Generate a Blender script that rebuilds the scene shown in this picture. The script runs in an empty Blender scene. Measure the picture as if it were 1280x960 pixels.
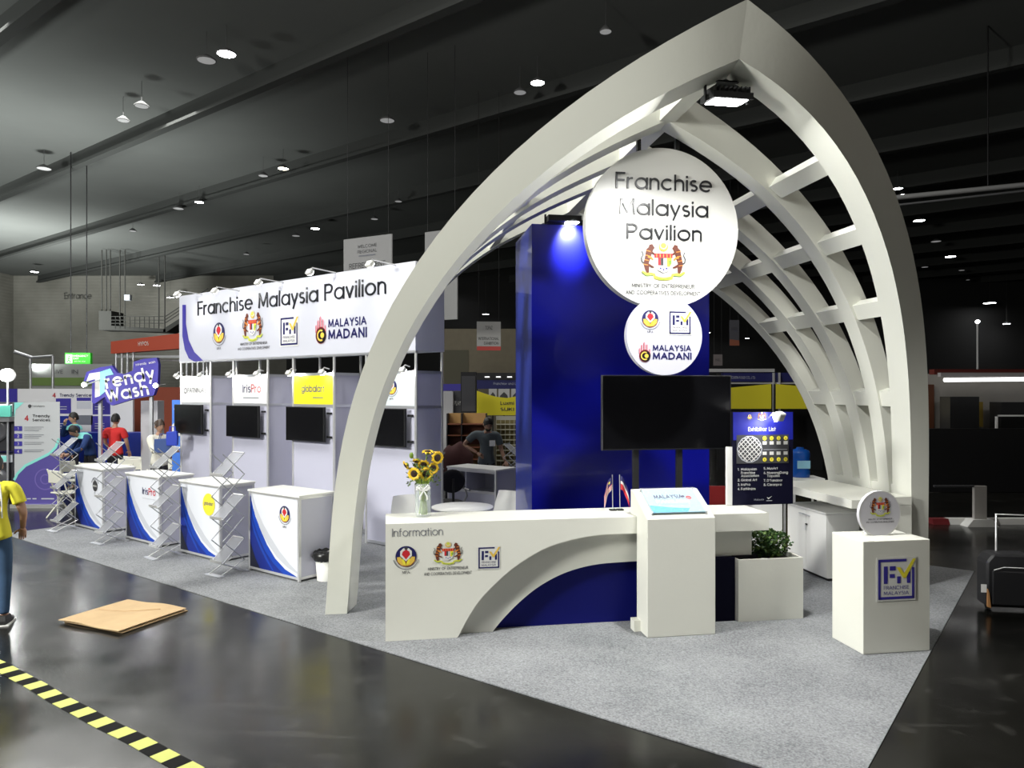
import bpy, bmesh, math, random
import numpy as np
from mathutils import Matrix, Vector
random.seed(7)
R = math.radians
PI = math.pi
S = bpy.context.scene
C = S.collection

# ------------------------------------------------------------------ camera, world, exposure, main lights
FPX, HC, HORY = 920.0, 2.2, 490.0
cam = bpy.data.cameras.new('camera'); cam.sensor_width = 36; cam.lens = 36*FPX/1280
cam.shift_y = (HORY-480)/1280; cam.clip_end = 300; cam.clip_start = 0.05
camo = bpy.data.objects.new('camera', cam); C.objects.link(camo)
camo.location = (0, 0, HC); camo.rotation_euler = (R(90), 0, 0); S.camera = camo
S.view_settings.view_transform = 'Standard'; S.view_settings.look = 'None'
S.view_settings.gamma = 1; S.view_settings.use_curve_mapping = False
S.view_settings.exposure = 0.0
S.cycles.use_denoising = True
S.cycles.max_bounces = 6; S.cycles.diffuse_bounces = 3; S.cycles.glossy_bounces = 3
S.cycles.transmission_bounces = 6; S.cycles.transparent_max_bounces = 8
S.cycles.sample_clamp_indirect = 4
w = bpy.data.worlds.new('world'); S.world = w; w.use_nodes = True
w.node_tree.nodes['Background'].inputs[0].default_value = (0.8, 0.9, 1, 1)
w.node_tree.nodes['Background'].inputs[1].default_value = 0.012


def light(kind, name, loc, energy, color=(1, 1, 1), size=0.3, target=None, spot=60, blend=0.5, shape=None, size_y=None):
    d = bpy.data.lights.new(name, kind); d.energy = energy; d.color = color
    if kind == 'AREA':
        d.size = size
        if size_y: d.shape = 'RECTANGLE'; d.size_y = size_y
    elif kind == 'SPOT':
        d.spot_size = R(spot); d.spot_blend = blend; d.shadow_soft_size = size
    else:
        d.shadow_soft_size = size
    o = bpy.data.objects.new(name, d); C.objects.link(o); o.location = loc
    if target is not None:
        v = Vector(target)-Vector(loc); o.rotation_euler = v.to_track_quat('-Z', 'Y').to_euler()
    return o


# the hall's own high-bay lighting: rows of downlights over the aisles (soft, from above)
light('AREA', 'hall_and_fill_light', (-5.5, 2.5, 10.8), 600, (1, 0.99, 0.95), 3.0, (-1.0, 7.5, 1.0))
light('AREA', 'hall_and_fill_light', (-9.0, 9.0, 11.0), 700, (1, 1, 0.97), 3.0, (-7, 12, 0))
light('AREA', 'hall_and_fill_light', (-14.0, 22.0, 11.5), 1500, (1, 1, 0.96), 7.0, (-14, 22, 0))
light('AREA', 'hall_and_fill_light', (2.5, 16.0, 10.9), 420, (1, 0.98, 0.94), 3.0, (2, 16, 0))
# added unseen lamp low on the left to brighten the arch's left side
light('AREA', 'added_left_light', (-9.8, 0.8, 5.2), 1500, (1, 1, 0.94), 1.5, (-0.5, 7.0, 2.2))
# added unseen spots (loop below) that grey the left roof in place of haze
light('AREA', 'hall_and_fill_light', (7.5, -1.0, 10.5), 130, (1, 0.92, 0.80), 3.0, (3.5, 7.0, 1.5))  # unseen warm fill added for the right-hand faces
for _p, _e in (((-22.0, 12.0, 3.0), 9000), ((-33.0, 24.0, 3.0), 11000), ((-17.0, 26.0, 3.0), 5500), ((-30.0, 42.0, 3.0), 13000)):
    light('SPOT', 'added_roof_uplight', _p, _e, (0.96, 1, 0.97), 1.0, (_p[0]-2, _p[1]+4, 12), 155, 1.0)


# ------------------------------------------------------------------ frames and pixel helpers
class Fr:
    def __init__(s, o, deg): s.o = o; s.a = R(deg); s.c = math.cos(s.a); s.s = math.sin(s.a)
    def pt(s, x, y, z=0): return (s.o[0]+x*s.c-y*s.s, s.o[1]+x*s.s+y*s.c, z)
    def loc(s, X, Y):
        dx, dy = X-s.o[0], Y-s.o[1]; return (dx*s.c+dy*s.s, -dx*s.s+dy*s.c)
    def on(s, px, py, y):      # local (x, z) of a photo point on the vertical plane local y
        k = (px-640)/FPX
        ox, oy = s.o[0]-y*s.s, s.o[1]+y*s.c
        x = (k*oy-ox)/(s.c-k*s.s)
        D = oy+x*s.s
        return x, HC-(py-HORY)*D/FPX
WLD = Fr((0, 0), 0)
PAV = Fr((1.435, 7.79), 9.5)       # pavilion: x across, y along its axis
ISL = Fr((-1.315, 10.08), -37.2)   # carpet island and booth row: x along the row, y towards its back


def at(px, py, Z): return ((px-640)/FPX*Z, Z, HC-(py-HORY)*Z/FPX)
def gnd(px, py):
    Z = FPX*HC/(py-HORY); return ((px-640)/FPX*Z, Z)


# ------------------------------------------------------------------ materials
MATS = {}
def mat(name, col, rough=0.5, metal=0.0, bump=0.0, bscale=60, var=0.0, vscale=4, coat=0.0, emit=0.0, ecol=None, trans=0.0, alpha=1.0, spec=None):
    if name in MATS: return MATS[name]
    m = bpy.data.materials.new(name); m.use_nodes = True; nt = m.node_tree; b = nt.nodes['Principled BSDF']
    b.inputs['Base Color'].default_value = (*col, 1); b.inputs['Roughness'].default_value = rough
    b.inputs['Metallic'].default_value = metal
    b.inputs['Coat Weight'].default_value = coat
    if spec is not None: b.inputs['Specular IOR Level'].default_value = spec
    if trans: b.inputs['Transmission Weight'].default_value = trans
    if emit:
        b.inputs['Emission Color'].default_value = (*(ecol or col), 1); b.inputs['Emission Strength'].default_value = emit
    tc = nt.nodes.new('ShaderNodeTexCoord')
    if var:
        n = nt.nodes.new('ShaderNodeTexNoise'); n.inputs['Scale'].default_value = vscale; n.inputs['Detail'].default_value = 5
        nt.links.new(tc.outputs['Object'], n.inputs['Vector'])
        r = nt.nodes.new('ShaderNodeMapRange'); r.inputs['To Min'].default_value = 1-var; r.inputs['To Max'].default_value = 1+var
        nt.links.new(n.outputs['Fac'], r.inputs['Value'])
        mx = nt.nodes.new('ShaderNodeVectorMath'); mx.operation = 'SCALE'; mx.inputs[0].default_value = col
        nt.links.new(r.outputs[0], mx.inputs['Scale']); nt.links.new(mx.outputs[0], b.inputs['Base Color'])
    if bump:
        n2 = nt.nodes.new('ShaderNodeTexNoise'); n2.inputs['Scale'].default_value = bscale; n2.inputs['Detail'].default_value = 3
        nt.links.new(tc.outputs['Object'], n2.inputs['Vector'])
        bp = nt.nodes.new('ShaderNodeBump'); bp.inputs['Strength'].default_value = bump; bp.inputs['Distance'].default_value = 0.01
        nt.links.new(n2.outputs['Fac'], bp.inputs['Height']); nt.links.new(bp.outputs[0], b.inputs['Normal'])
    if alpha < 1: b.inputs['Alpha'].default_value = alpha
    MATS[name] = m; return m


cream = mat('cream_paint', (0.78, 0.785, 0.71), 0.45, bump=0.08, bscale=25, var=0.025, vscale=1.5)
cream2 = mat('cream_board', (0.77, 0.77, 0.70), 0.42, bump=0.06, bscale=30, var=0.03, vscale=2)
signwhite = mat('sign_white', (0.72, 0.72, 0.69), 0.35, var=0.01)
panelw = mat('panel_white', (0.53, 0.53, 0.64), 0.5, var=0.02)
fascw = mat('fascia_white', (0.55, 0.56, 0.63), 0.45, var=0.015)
alu = mat('aluminium', (0.62, 0.63, 0.66), 0.35, 0.7)
alu2 = mat('bright_aluminium', (0.78, 0.78, 0.78), 0.3, 0.6)
white = mat('plain_white', (0.82, 0.82, 0.80), 0.5, var=0.02)
plasticw = mat('white_plastic', (0.83, 0.83, 0.80), 0.35)
black = mat('matt_black', (0.006, 0.006, 0.007), 0.6)
blackg = mat('screen_black', (0.004, 0.004, 0.005), 0.22)
blackl = mat('gloss_black_letter', (0.010, 0.011, 0.015), 0.32)
greyl = mat('grey_letter', (0.16, 0.17, 0.2), 0.5)
blue = mat('tower_blue', (0.003, 0.005, 0.26), 0.3, var=0.05, vscale=0.7, coat=0.25)
navyp = mat('deep_blue_panel', (0.003, 0.005, 0.13), 0.55, spec=0.2)
navy = mat('print_navy', (0.012, 0.012, 0.10), 0.5)
indigo = mat('print_indigo', (0.045, 0.035, 0.30), 0.5)
royal = mat('print_royal', (0.006, 0.022, 0.24), 0.45)
brightblue = mat('print_bright_blue', (0.006, 0.055, 0.42), 0.45)
skyb = mat('print_sky', (0.35, 0.68, 0.85), 0.4)
cyan = mat('print_cyan', (0.02, 0.42, 0.72), 0.4)
teal = mat('print_teal', (0.25, 0.72, 0.66), 0.5)
red = mat('print_red', (0.55, 0.02, 0.03), 0.5)
dkred = mat('print_dark_red', (0.20, 0.02, 0.02), 0.5)
brown = mat('print_tiger_brown', (0.13, 0.03, 0.015), 0.5)
gold = mat('print_gold', (0.75, 0.50, 0.08), 0.45)
yellow = mat('print_yellow', (0.82, 0.72, 0.05), 0.5)
yellowg = mat('print_yellow_green', (0.62, 0.62, 0.08), 0.5)
green = mat('print_green', (0.18, 0.36, 0.05), 0.5)
orange = mat('print_orange', (0.8, 0.28, 0.04), 0.5)
pink = mat('print_pink', (0.75, 0.25, 0.30), 0.5)
lgrey = mat('print_light_grey', (0.55, 0.57, 0.62), 0.5)
charcoal = mat('print_charcoal', (0.05, 0.05, 0.055), 0.5)
skin = mat('skin', (0.42, 0.24, 0.16), 0.55)
hairm = mat('black_hair', (0.012, 0.010, 0.009), 0.5, bump=0.4, bscale=120)
lampface = mat('lamp_face', (1, 1, 1), 0.4, emit=40)
lampsoft = mat('lamp_face_small', (1, 1, 1), 0.4, emit=60)


# ------------------------------------------------------------------ mesh builder
# geometric monoline lettering: every glyph is a few straight and round strokes, cap height 1
def _A(cx, cy, rx, ry, a0, a1, n=None):
    n = n or max(4, int(abs(a1-a0)/18)); return ('a', [(cx+rx*math.cos(R(a0+(a1-a0)*i/n)), cy+ry*math.sin(R(a0+(a1-a0)*i/n))) for i in range(n+1)])
def _L(*p): return ('l', [(p[i], p[i+1]) for i in range(0, len(p), 2)])
_x = .70; _r = .35
GL = {
 'A': (.78, [_L(0, 0, .39, 1, .78, 0), _L(.13, .32, .65, .32)]), 'B': (.58, [_L(0, 0, 0, 1), _L(0, 1, .32, 1), _A(.32, .76, .22, .24, 90, -90), _L(0, .52, .34, .52), _A(.34, .26, .24, .26, 90, -90), _L(0, 0, .34, 0)]),
 'C': (.88, [_A(.5, .5, .5, .5, 48, 312)]), 'D': (.76, [_L(0, 0, 0, 1), _L(0, 1, .28, 1), _A(.28, .5, .48, .5, 90, -90), _L(0, 0, .28, 0)]),
 'E': (.5, [_L(.5, 0, 0, 0, 0, 1, .5, 1), _L(0, .52, .46, .52)]), 'F': (.48, [_L(0, 0, 0, 1, .48, 1), _L(0, .52, .44, .52)]), 'G': (.98, [_A(.5, .5, .5, .5, 48, 352), _L(.55, .48, .99, .48)]),
 'H': (.64, [_L(0, 0, 0, 1), _L(.64, 0, .64, 1), _L(0, .52, .64, .52)]), 'I': (.02, [_L(0.01, 0, 0.01, 1)]), 'J': (.4, [_L(.4, 1, .4, .22), _A(.2, .22, .2, .22, 0, -170)]),
 'K': (.6, [_L(0, 0, 0, 1), _L(.56, 1, .02, .48), _L(.16, .6, .6, 0)]), 'L': (.42, [_L(0, 1, 0, 0, .42, 0)]), 'M': (.86, [_L(0, 0, .06, 1, .43, .12, .80, 1, .86, 0)]), 'N': (.68, [_L(0, 0, 0, 1, .68, 0, .68, 1)]),
 'O': (1.0, [_A(.5, .5, .5, .5, 0, 360)]), 'P': (.56, [_L(0, 0, 0, 1), _L(0, 1, .3, 1), _A(.3, .74, .26, .26, 90, -90), _L(0, .48, .3, .48)]), 'Q': (1.0, [_A(.5, .5, .5, .5, 0, 360), _L(.6, .3, .95, -.04)]),
 'R': (.58, [_L(0, 0, 0, 1), _L(0, 1, .3, 1), _A(.3, .74, .26, .26, 90, -90), _L(0, .48, .3, .48), _L(.28, .48, .58, 0)]), 'S': (.5, [_A(.25, .76, .23, .24, 40, 270), _A(.25, .26, .25, .26, 90, -140)]),
 'T': (.6, [_L(0, 1, .6, 1), _L(.3, 1, .3, 0)]), 'U': (.62, [_L(0, 1, 0, .31), _A(.31, .31, .31, .31, 180, 360), _L(.62, 1, .62, .31)]), 'V': (.7, [_L(0, 1, .35, 0, .7, 1)]), 'W': (1.0, [_L(0, 1, .25, 0, .5, .9, .75, 0, 1.0, 1)]),
 'X': (.62, [_L(0, 0, .62, 1), _L(0, 1, .62, 0)]), 'Y': (.64, [_L(0, 1, .32, .48, .64, 1), _L(.32, .48, .32, 0)]), 'Z': (.58, [_L(0, 1, .58, 1, 0, 0, .58, 0)]),
 'a': (.70, [_A(.35, .35, .35, .35, 0, 360), _L(.70, 0, .70, .70)]), 'b': (.70, [_A(.35, .35, .35, .35, 0, 360), _L(0, 0, 0, 1)]), 'c': (.62, [_A(.35, .35, .35, .35, 48, 312)]), 'd': (.70, [_A(.35, .35, .35, .35, 0, 360), _L(.70, 0, .70, 1)]),
 'e': (.70, [_A(.35, .35, .35, .35, 0, 315), _L(.0, .36, .70, .36)]), 'f': (.30, [_A(.28, .84, .16, .16, 80, 180), _L(.12, .84, .12, 0), _L(0, .66, .28, .66)]), 'g': (.70, [_A(.35, .35, .35, .35, 0, 360), _L(.70, .70, .70, -.02), _A(.36, -.02, .34, .26, 0, -160)]),
 'h': (.52, [_L(0, 0, 0, 1), _A(.26, .42, .26, .28, 180, 0), _L(.52, .42, .52, 0)]), 'i': (.02, [_L(.01, 0, .01, .66), _L(.01, .93, .01, .95)]), 'j': (.1, [_L(.1, .68, .1, -.15), _A(0, -.15, .1, .1, 0, -90), _L(.1, .93, .1, .95)]),
 'k': (.46, [_L(0, 0, 0, 1), _L(.42, .68, .02, .30), _L(.14, .42, .46, 0)]), 'l': (.02, [_L(.01, 0, .01, 1)]), 'm': (.88, [_L(0, 0, 0, .68), _A(.22, .46, .22, .24, 180, 0), _L(.44, .46, .44, 0), _A(.66, .46, .22, .24, 180, 0), _L(.88, .46, .88, 0)]),
 'n': (.50, [_L(0, 0, 0, .68), _A(.25, .43, .25, .27, 180, 0), _L(.50, .43, .50, 0)]), 'o': (.70, [_A(.35, .35, .35, .35, 0, 360)]), 'p': (.70, [_A(.35, .35, .35, .35, 0, 360), _L(0, .70, 0, -.28)]), 'q': (.70, [_A(.35, .35, .35, .35, 0, 360), _L(.70, .70, .70, -.28)]),
 'r': (.28, [_L(0, 0, 0, .68), _A(.26, .42, .26, .26, 180, 80)]), 's': (.40, [_A(.20, .52, .18, .17, 40, 270), _A(.20, .175, .20, .175, 90, -140)]), 't': (.30, [_L(.14, 0, .14, .94), _L(0, .66, .30, .66)]), 'u': (.50, [_L(0, .68, 0, .25), _A(.25, .25, .25, .25, 180, 360), _L(.50, .68, .50, 0)]),
 'v': (.50, [_L(0, .68, .25, 0, .50, .68)]), 'w': (.80, [_L(0, .68, .2, 0, .4, .62, .6, 0, .8, .68)]), 'x': (.48, [_L(0, 0, .48, .68), _L(0, .68, .48, 0)]), 'y': (.52, [_L(0, .68, .26, 0), _L(.52, .68, .14, -.28)]), 'z': (.44, [_L(0, .68, .44, .68, 0, 0, .44, 0)]),
 '1': (.2, [_L(0, .82, .2, 1, .2, 0)]), '2': (.52, [_A(.26, .74, .26, .26, 160, -20), _L(.50, .66, 0, 0, .52, 0)]), '3': (.5, [_A(.25, .76, .22, .24, 150, -90), _A(.25, .26, .25, .26, 90, -150)]), '4': (.56, [_L(.42, 0, .42, 1, 0, .28, .56, .28)]),
 '5': (.5, [_L(.46, 1, .1, 1, .04, .58), _A(.24, .32, .26, .32, 130, -140)]), '6': (.54, [_A(.27, .3, .27, .3, 0, 360), _L(.06, .45, .36, 1)]), '7': (.5, [_L(0, 1, .5, 1, .16, 0)]), '8': (.5, [_A(.25, .76, .2, .24, 0, 360), _A(.25, .26, .25, .26, 0, 360)]), '9': (.54, [_A(.27, .7, .27, .3, 0, 360), _L(.48, .55, .18, 0)]), '0': (.6, [_A(.3, .5, .3, .5, 0, 360)]),
 '.': (.06, [_L(.03, 0, .03, .10)]), ',': (.08, [_L(.06, .08, .0, -.12)]), "'": (.04, [_L(.02, .78, .02, 1)]), '-': (.3, [_L(0, .4, .3, .4)]), ' ': (.26, [])}
TXT = {}
def text_geo(body, bold):
    key = (body, round(bold, 4))
    if key in TXT: return TXT[key]
    wt = .088+bold*3.0; hw_ = wt/2; V = []; F = []; pen = 0
    for ch in body:
        adv, strokes = GL.get(ch, GL['-'])
        for kind, P in strokes:
            P = [Vector((p[0]+pen+hw_, p[1])) for p in P]
            # keep strokes inside cap height / baseline
            P = [Vector((p.x, hw_+p.y*(1-wt) if p.y >= 0 else p.y+hw_)) for p in P]
            if kind == 'l':
                for i in range(len(P)-1):
                    a, b_ = P[i], P[i+1]; d = (b_-a).normalized(); q = Vector((-d.y, d.x))*hw_
                    a2 = a-d*hw_*(1 if (abs(d.x) < 1e-3 or abs(d.y) < 1e-3) else .75); b2 = b_+d*hw_*(1 if (abs(d.x) < 1e-3 or abs(d.y) < 1e-3) else .75)
                    n = len(V); V += [tuple(a2-q), tuple(b2-q), tuple(b2+q), tuple(a2+q)]; F.append((n, n+1, n+2, n+3))
            else:
                n0 = len(V); m_ = len(P)
                for i in range(m_):
                    closed = (P[0]-P[-1]).length < 1e-4
                    d = ((P[(i+1) % m_ if not (closed and i == m_-1) else 1]-P[(i-1) if i else (m_-2 if closed else 0)]) if (0 < i < m_-1 or closed) else (P[1]-P[0] if i == 0 else P[-1]-P[-2])).normalized(); q = Vector((-d.y, d.x))*hw_
                    V += [tuple(P[i]-q), tuple(P[i]+q)]
                for i in range(m_-1): F.append((n0+2*i, n0+2*i+2, n0+2*i+3, n0+2*i+1))
        pen += adv+wt+.115
    # make all faces wind the same way
    G = []
    for f in F:
        ar = sum(V[f[i]][0]*V[f[(i+1) % 4]][1]-V[f[(i+1) % 4]][0]*V[f[i]][1] for i in range(4)); G.append(f if ar > 0 else f[::-1])
    TXT[key] = (V, G); return TXT[key]
CAPH = 1.0


class MB:
    def __init__(s): s.v = []; s.f = []; s.m = []; s.sm = []; s.mats = []
    def mi(s, m):
        if m is None: m = 0 if s.mats else None
        if isinstance(m, int): return m
        if m not in s.mats: s.mats.append(m)
        return s.mats.index(m)
    def add(s, vs, fs, m=None, smooth=False, M=None):
        b = len(s.v); i = s.mi(m) if m is not None else 0
        if M is not None: vs = [tuple(M @ Vector(p)) for p in vs]
        s.v += [tuple(p) for p in vs]
        for f in fs: s.f.append(tuple(b+k for k in f)); s.m.append(i); s.sm.append(smooth)
        return s
    def box(s, x0, y0, z0, x1, y1, z1, m=None, M=None):
        v = [(x0, y0, z0), (x1, y0, z0), (x1, y1, z0), (x0, y1, z0), (x0, y0, z1), (x1, y0, z1), (x1, y1, z1), (x0, y1, z1)]
        return s.add(v, [(0, 3, 2, 1), (4, 5, 6, 7), (0, 1, 5, 4), (1, 2, 6, 5), (2, 3, 7, 6), (3, 0, 4, 7)], m, M=M)
    def prism_xz(s, pts, y0, y1, m=None, M=None):     # outline in x-z, thick in y (y0 faces front)
        n = len(pts); v = [(p[0], y0, p[1]) for p in pts]+[(p[0], y1, p[1]) for p in pts]
        f = [tuple(range(n)), tuple(range(2*n-1, n-1, -1))]+[(i, i+n, (i+1) % n+n, (i+1) % n) for i in range(n)]
        return s.add(v, f, m, M=M)
    def prism_xy(s, pts, z0, z1, m=None):
        n = len(pts); v = [(p[0], p[1], z0) for p in pts]+[(p[0], p[1], z1) for p in pts]
        f = [tuple(range(n-1, -1, -1)), tuple(range(n, 2*n))]+[(i, (i+1) % n, (i+1) % n+n, i+n) for i in range(n)]
        return s.add(v, f, m)
    def prism_yz(s, pts, x0, x1, m=None):
        n = len(pts); v = [(x0, p[0], p[1]) for p in pts]+[(x1, p[0], p[1]) for p in pts]
        f = [tuple(range(n)), tuple(range(2*n-1, n-1, -1))]+[(i, i+n, (i+1) % n+n, (i+1) % n) for i in range(n)]
        return s.add(v, f, m)
    def flat(s, pts, y=0.0, m=None):
        return s.add([(p[0], y, p[1]) for p in pts], [tuple(range(len(pts)))], m)
    def disc(s, cx, cz, r, y=0.0, m=None, n=28, rz=None):
        return s.flat([(cx+r*math.cos(2*PI*i/n), cz+(rz or r)*math.sin(2*PI*i/n)) for i in range(n)], y, m)
    def ring(s, cx, cz, r0, r1, y=0.0, m=None, a0=0, a1=360, n=24):
        A = [R(a0+(a1-a0)*i/n) for i in range(n+1)]
        v = [(cx+r0*math.cos(a), y, cz+r0*math.sin(a)) for a in A]+[(cx+r1*math.cos(a), y, cz+r1*math.sin(a)) for a in A]
        return s.add(v, [(i, i+1, i+n+2, i+n+1) for i in range(n)], m)
    def stroke(s, pts, wd, y=0.0, m=None):            # flat ribbon in x-z; wd number or list
        P = [Vector(p) for p in pts]; n = len(P); L = []; Rr = []
        for i, p in enumerate(P):
            d = (P[min(i+1, n-1)]-P[max(i-1, 0)]).normalized(); q = Vector((-d.y, d.x)); ww = (wd[i] if isinstance(wd, (list, tuple)) else wd)/2
            L.append(p+q*ww); Rr.append(p-q*ww)
        v = [(p.x, y, p.y) for p in L]+[(p.x, y, p.y) for p in Rr]
        return s.add(v, [(i, i+1, i+1+n, i+n) for i in range(n-1)], m)
    def tube(s, pts, r, n=8, m=None, caps=True, smooth=True, M=None):
        P = [Vector(p) for p in pts]; k = len(P); v = []; f = []
        up = Vector((0, 0, 1)); prev = None
        for i, p in enumerate(P):
            d = (P[min(i+1, k-1)]-P[max(i-1, 0)]).normalized()
            if prev is None:
                a = up if abs(d.dot(up)) < 0.95 else Vector((1, 0, 0)); u = d.cross(a).normalized()
            else:
                u = (prev-d*prev.dot(d)).normalized()
            prev = u; q = d.cross(u); rr = r[i] if isinstance(r, (list, tuple)) else r
            for j in range(n):
                a = 2*PI*j/n; v.append(p+(u*math.cos(a)+q*math.sin(a))*rr)
        for i in range(k-1):
            for j in range(n):
                f.append((i*n+j, i*n+(j+1) % n, (i+1)*n+(j+1) % n, (i+1)*n+j))
        s.add(v, f, m, smooth, M)
        if caps:
            s.add(v[:n], [tuple(range(n-1, -1, -1))], m, False, M); s.add(v[-n:], [tuple(range(n))], m, False, M)
        return s
    def lathe(s, prof, n=24, c=(0, 0, 0), m=None, smooth=True, M=None):
        k = len(prof); v = [(c[0]+r*math.cos(2*PI*j/n), c[1]+r*math.sin(2*PI*j/n), c[2]+z) for r, z in prof for j in range(n)]
        f = [(i*n+j, i*n+(j+1) % n, (i+1)*n+(j+1) % n, (i+1)*n+j) for i in range(k-1) for j in range(n)]
        s.add(v, f, m, smooth, M)
        if prof[0][0] > 1e-4: s.add(v[:n], [tuple(range(n-1, -1, -1))], m, False, M)
        if prof[-1][0] > 1e-4: s.add(v[-n:], [tuple(range(n))], m, False, M)
        return s
    def ell(s, c, r, m=None, nu=12, nv=8, M=None):
        v = []; f = []
        for i in range(nv+1):
            a = PI*i/nv
            for j in range(nu):
                b = 2*PI*j/nu; v.append((c[0]+r[0]*math.sin(a)*math.cos(b), c[1]+r[1]*math.sin(a)*math.sin(b), c[2]-r[2]*math.cos(a)))
        for i in range(nv):
            for j in range(nu): f.append((i*nu+j, i*nu+(j+1) % nu, (i+1)*nu+(j+1) % nu, (i+1)*nu+j))
        return s.add(v, f, m, True, M)
    def text(s, body, x, z, w=None, cap=None, y=0.0, m=None, bold=0.0, align='C', ext=0.0, ang=0.0):
        vv, ff = text_geo(body, bold)
        x0 = min(p[0] for p in vv); x1 = max(p[0] for p in vv)
        sz = (cap or 0.1)/CAPH; sx = w/(x1-x0) if w else sz
        if cap is None: sz = sx
        off = {'C': -(x0+x1)/2, 'L': -x0, 'R': -x1}[align]
        ca, sa = math.cos(ang), math.sin(ang)
        def T(p):
            a, b = (p[0]+off)*sx, p[1]*sz; return x+a*ca-b*sa, z+a*sa+b*ca
        P = [T(p) for p in vv]
        s.add([(p[0], y-ext, p[1]) for p in P], ff, m)
        if ext:
            vs = []; fs = []
            for f in ff:
                n = len(vs); vs += [(P[k][0], y-ext, P[k][1]) for k in f]+[(P[k][0], y, P[k][1]) for k in f]
                fs += [(n+i_, n+4+i_, n+4+(i_+1) % 4, n+(i_+1) % 4) for i_ in range(4)]
            s.add(vs, fs, m)
        return s
    def mesh(s, name, m=None, bevel=0.0):
        me = bpy.data.meshes.new(name); me.from_pydata(s.v, [], s.f)
        ms = s.mats if s.mats else [m]
        for q in ms: me.materials.append(q)
        me.polygons.foreach_set('material_index', s.m); me.polygons.foreach_set('use_smooth', s.sm)
        if bevel:
            bm = bmesh.new(); bm.from_mesh(me)
            bmesh.ops.remove_doubles(bm, verts=bm.verts, dist=1e-5)
            es = [e for e in bm.edges if len(e.link_faces) == 2 and e.calc_face_angle(0) > 0.6]
            bmesh.ops.bevel(bm, geom=es, offset=bevel, segments=1, affect='EDGES', clamp_overlap=True)
            bm.to_mesh(me); bm.free()
        me.update(); return me


def tag(o, label=None, cat=None, group=None, kind=None):
    if label: o['label'] = label
    if cat: o['category'] = cat
    if group: o['group'] = group
    if kind: o['kind'] = kind
    return o
def thing(name, label, cat, fr=WLD, loc=(0, 0, 0), rot=0.0, group=None):
    o = bpy.data.objects.new(name, None); C.objects.link(o); o.empty_display_size = 0.1
    o.location = fr.pt(*loc); o.rotation_euler = (0, 0, fr.a+R(rot)); return tag(o, label, cat, group)
def part(name, mb, m=None, parent=None, loc=(0, 0, 0), rot=(0, 0, 0), scale=None, label=None, bevel=0.0):
    me = mb if isinstance(mb, bpy.types.Mesh) else mb.mesh(name, m, bevel)
    o = bpy.data.objects.new(name, me); C.objects.link(o)
    if parent is not None: o.parent = parent
    o.location = loc; o.rotation_euler = rot
    if scale is not None: o.scale = scale if isinstance(scale, (tuple, list)) else (scale,)*3
    if label: o['label'] = label
    return o
def solo(name, mb, m, label, cat, fr=WLD, loc=(0, 0, 0), rot=0.0, group=None, bevel=0.0):
    o = part(name, mb, m, None, fr.pt(*loc), (0, 0, fr.a+R(rot)), bevel=bevel); return tag(o, label, cat, group)
def struct(name, mb, m, fr=WLD, loc=(0, 0, 0), rot=0.0):
    o = part(name, mb, m, None, fr.pt(*loc), (0, 0, fr.a+R(rot))); o['kind'] = 'structure'; return o
def children(o): return [c for c in bpy.data.objects if c.parent == o]
def copy_tree(o, parent=None, kids=None):
    if kids is None:
        kids = {}
        for q in C.objects:
            if q.parent: kids.setdefault(q.parent.name, []).append(q)
    c = o.copy(); C.objects.link(c); c.parent = parent
    for ch in kids.get(o.name, []): copy_tree(ch, c, kids)
    return c

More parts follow.
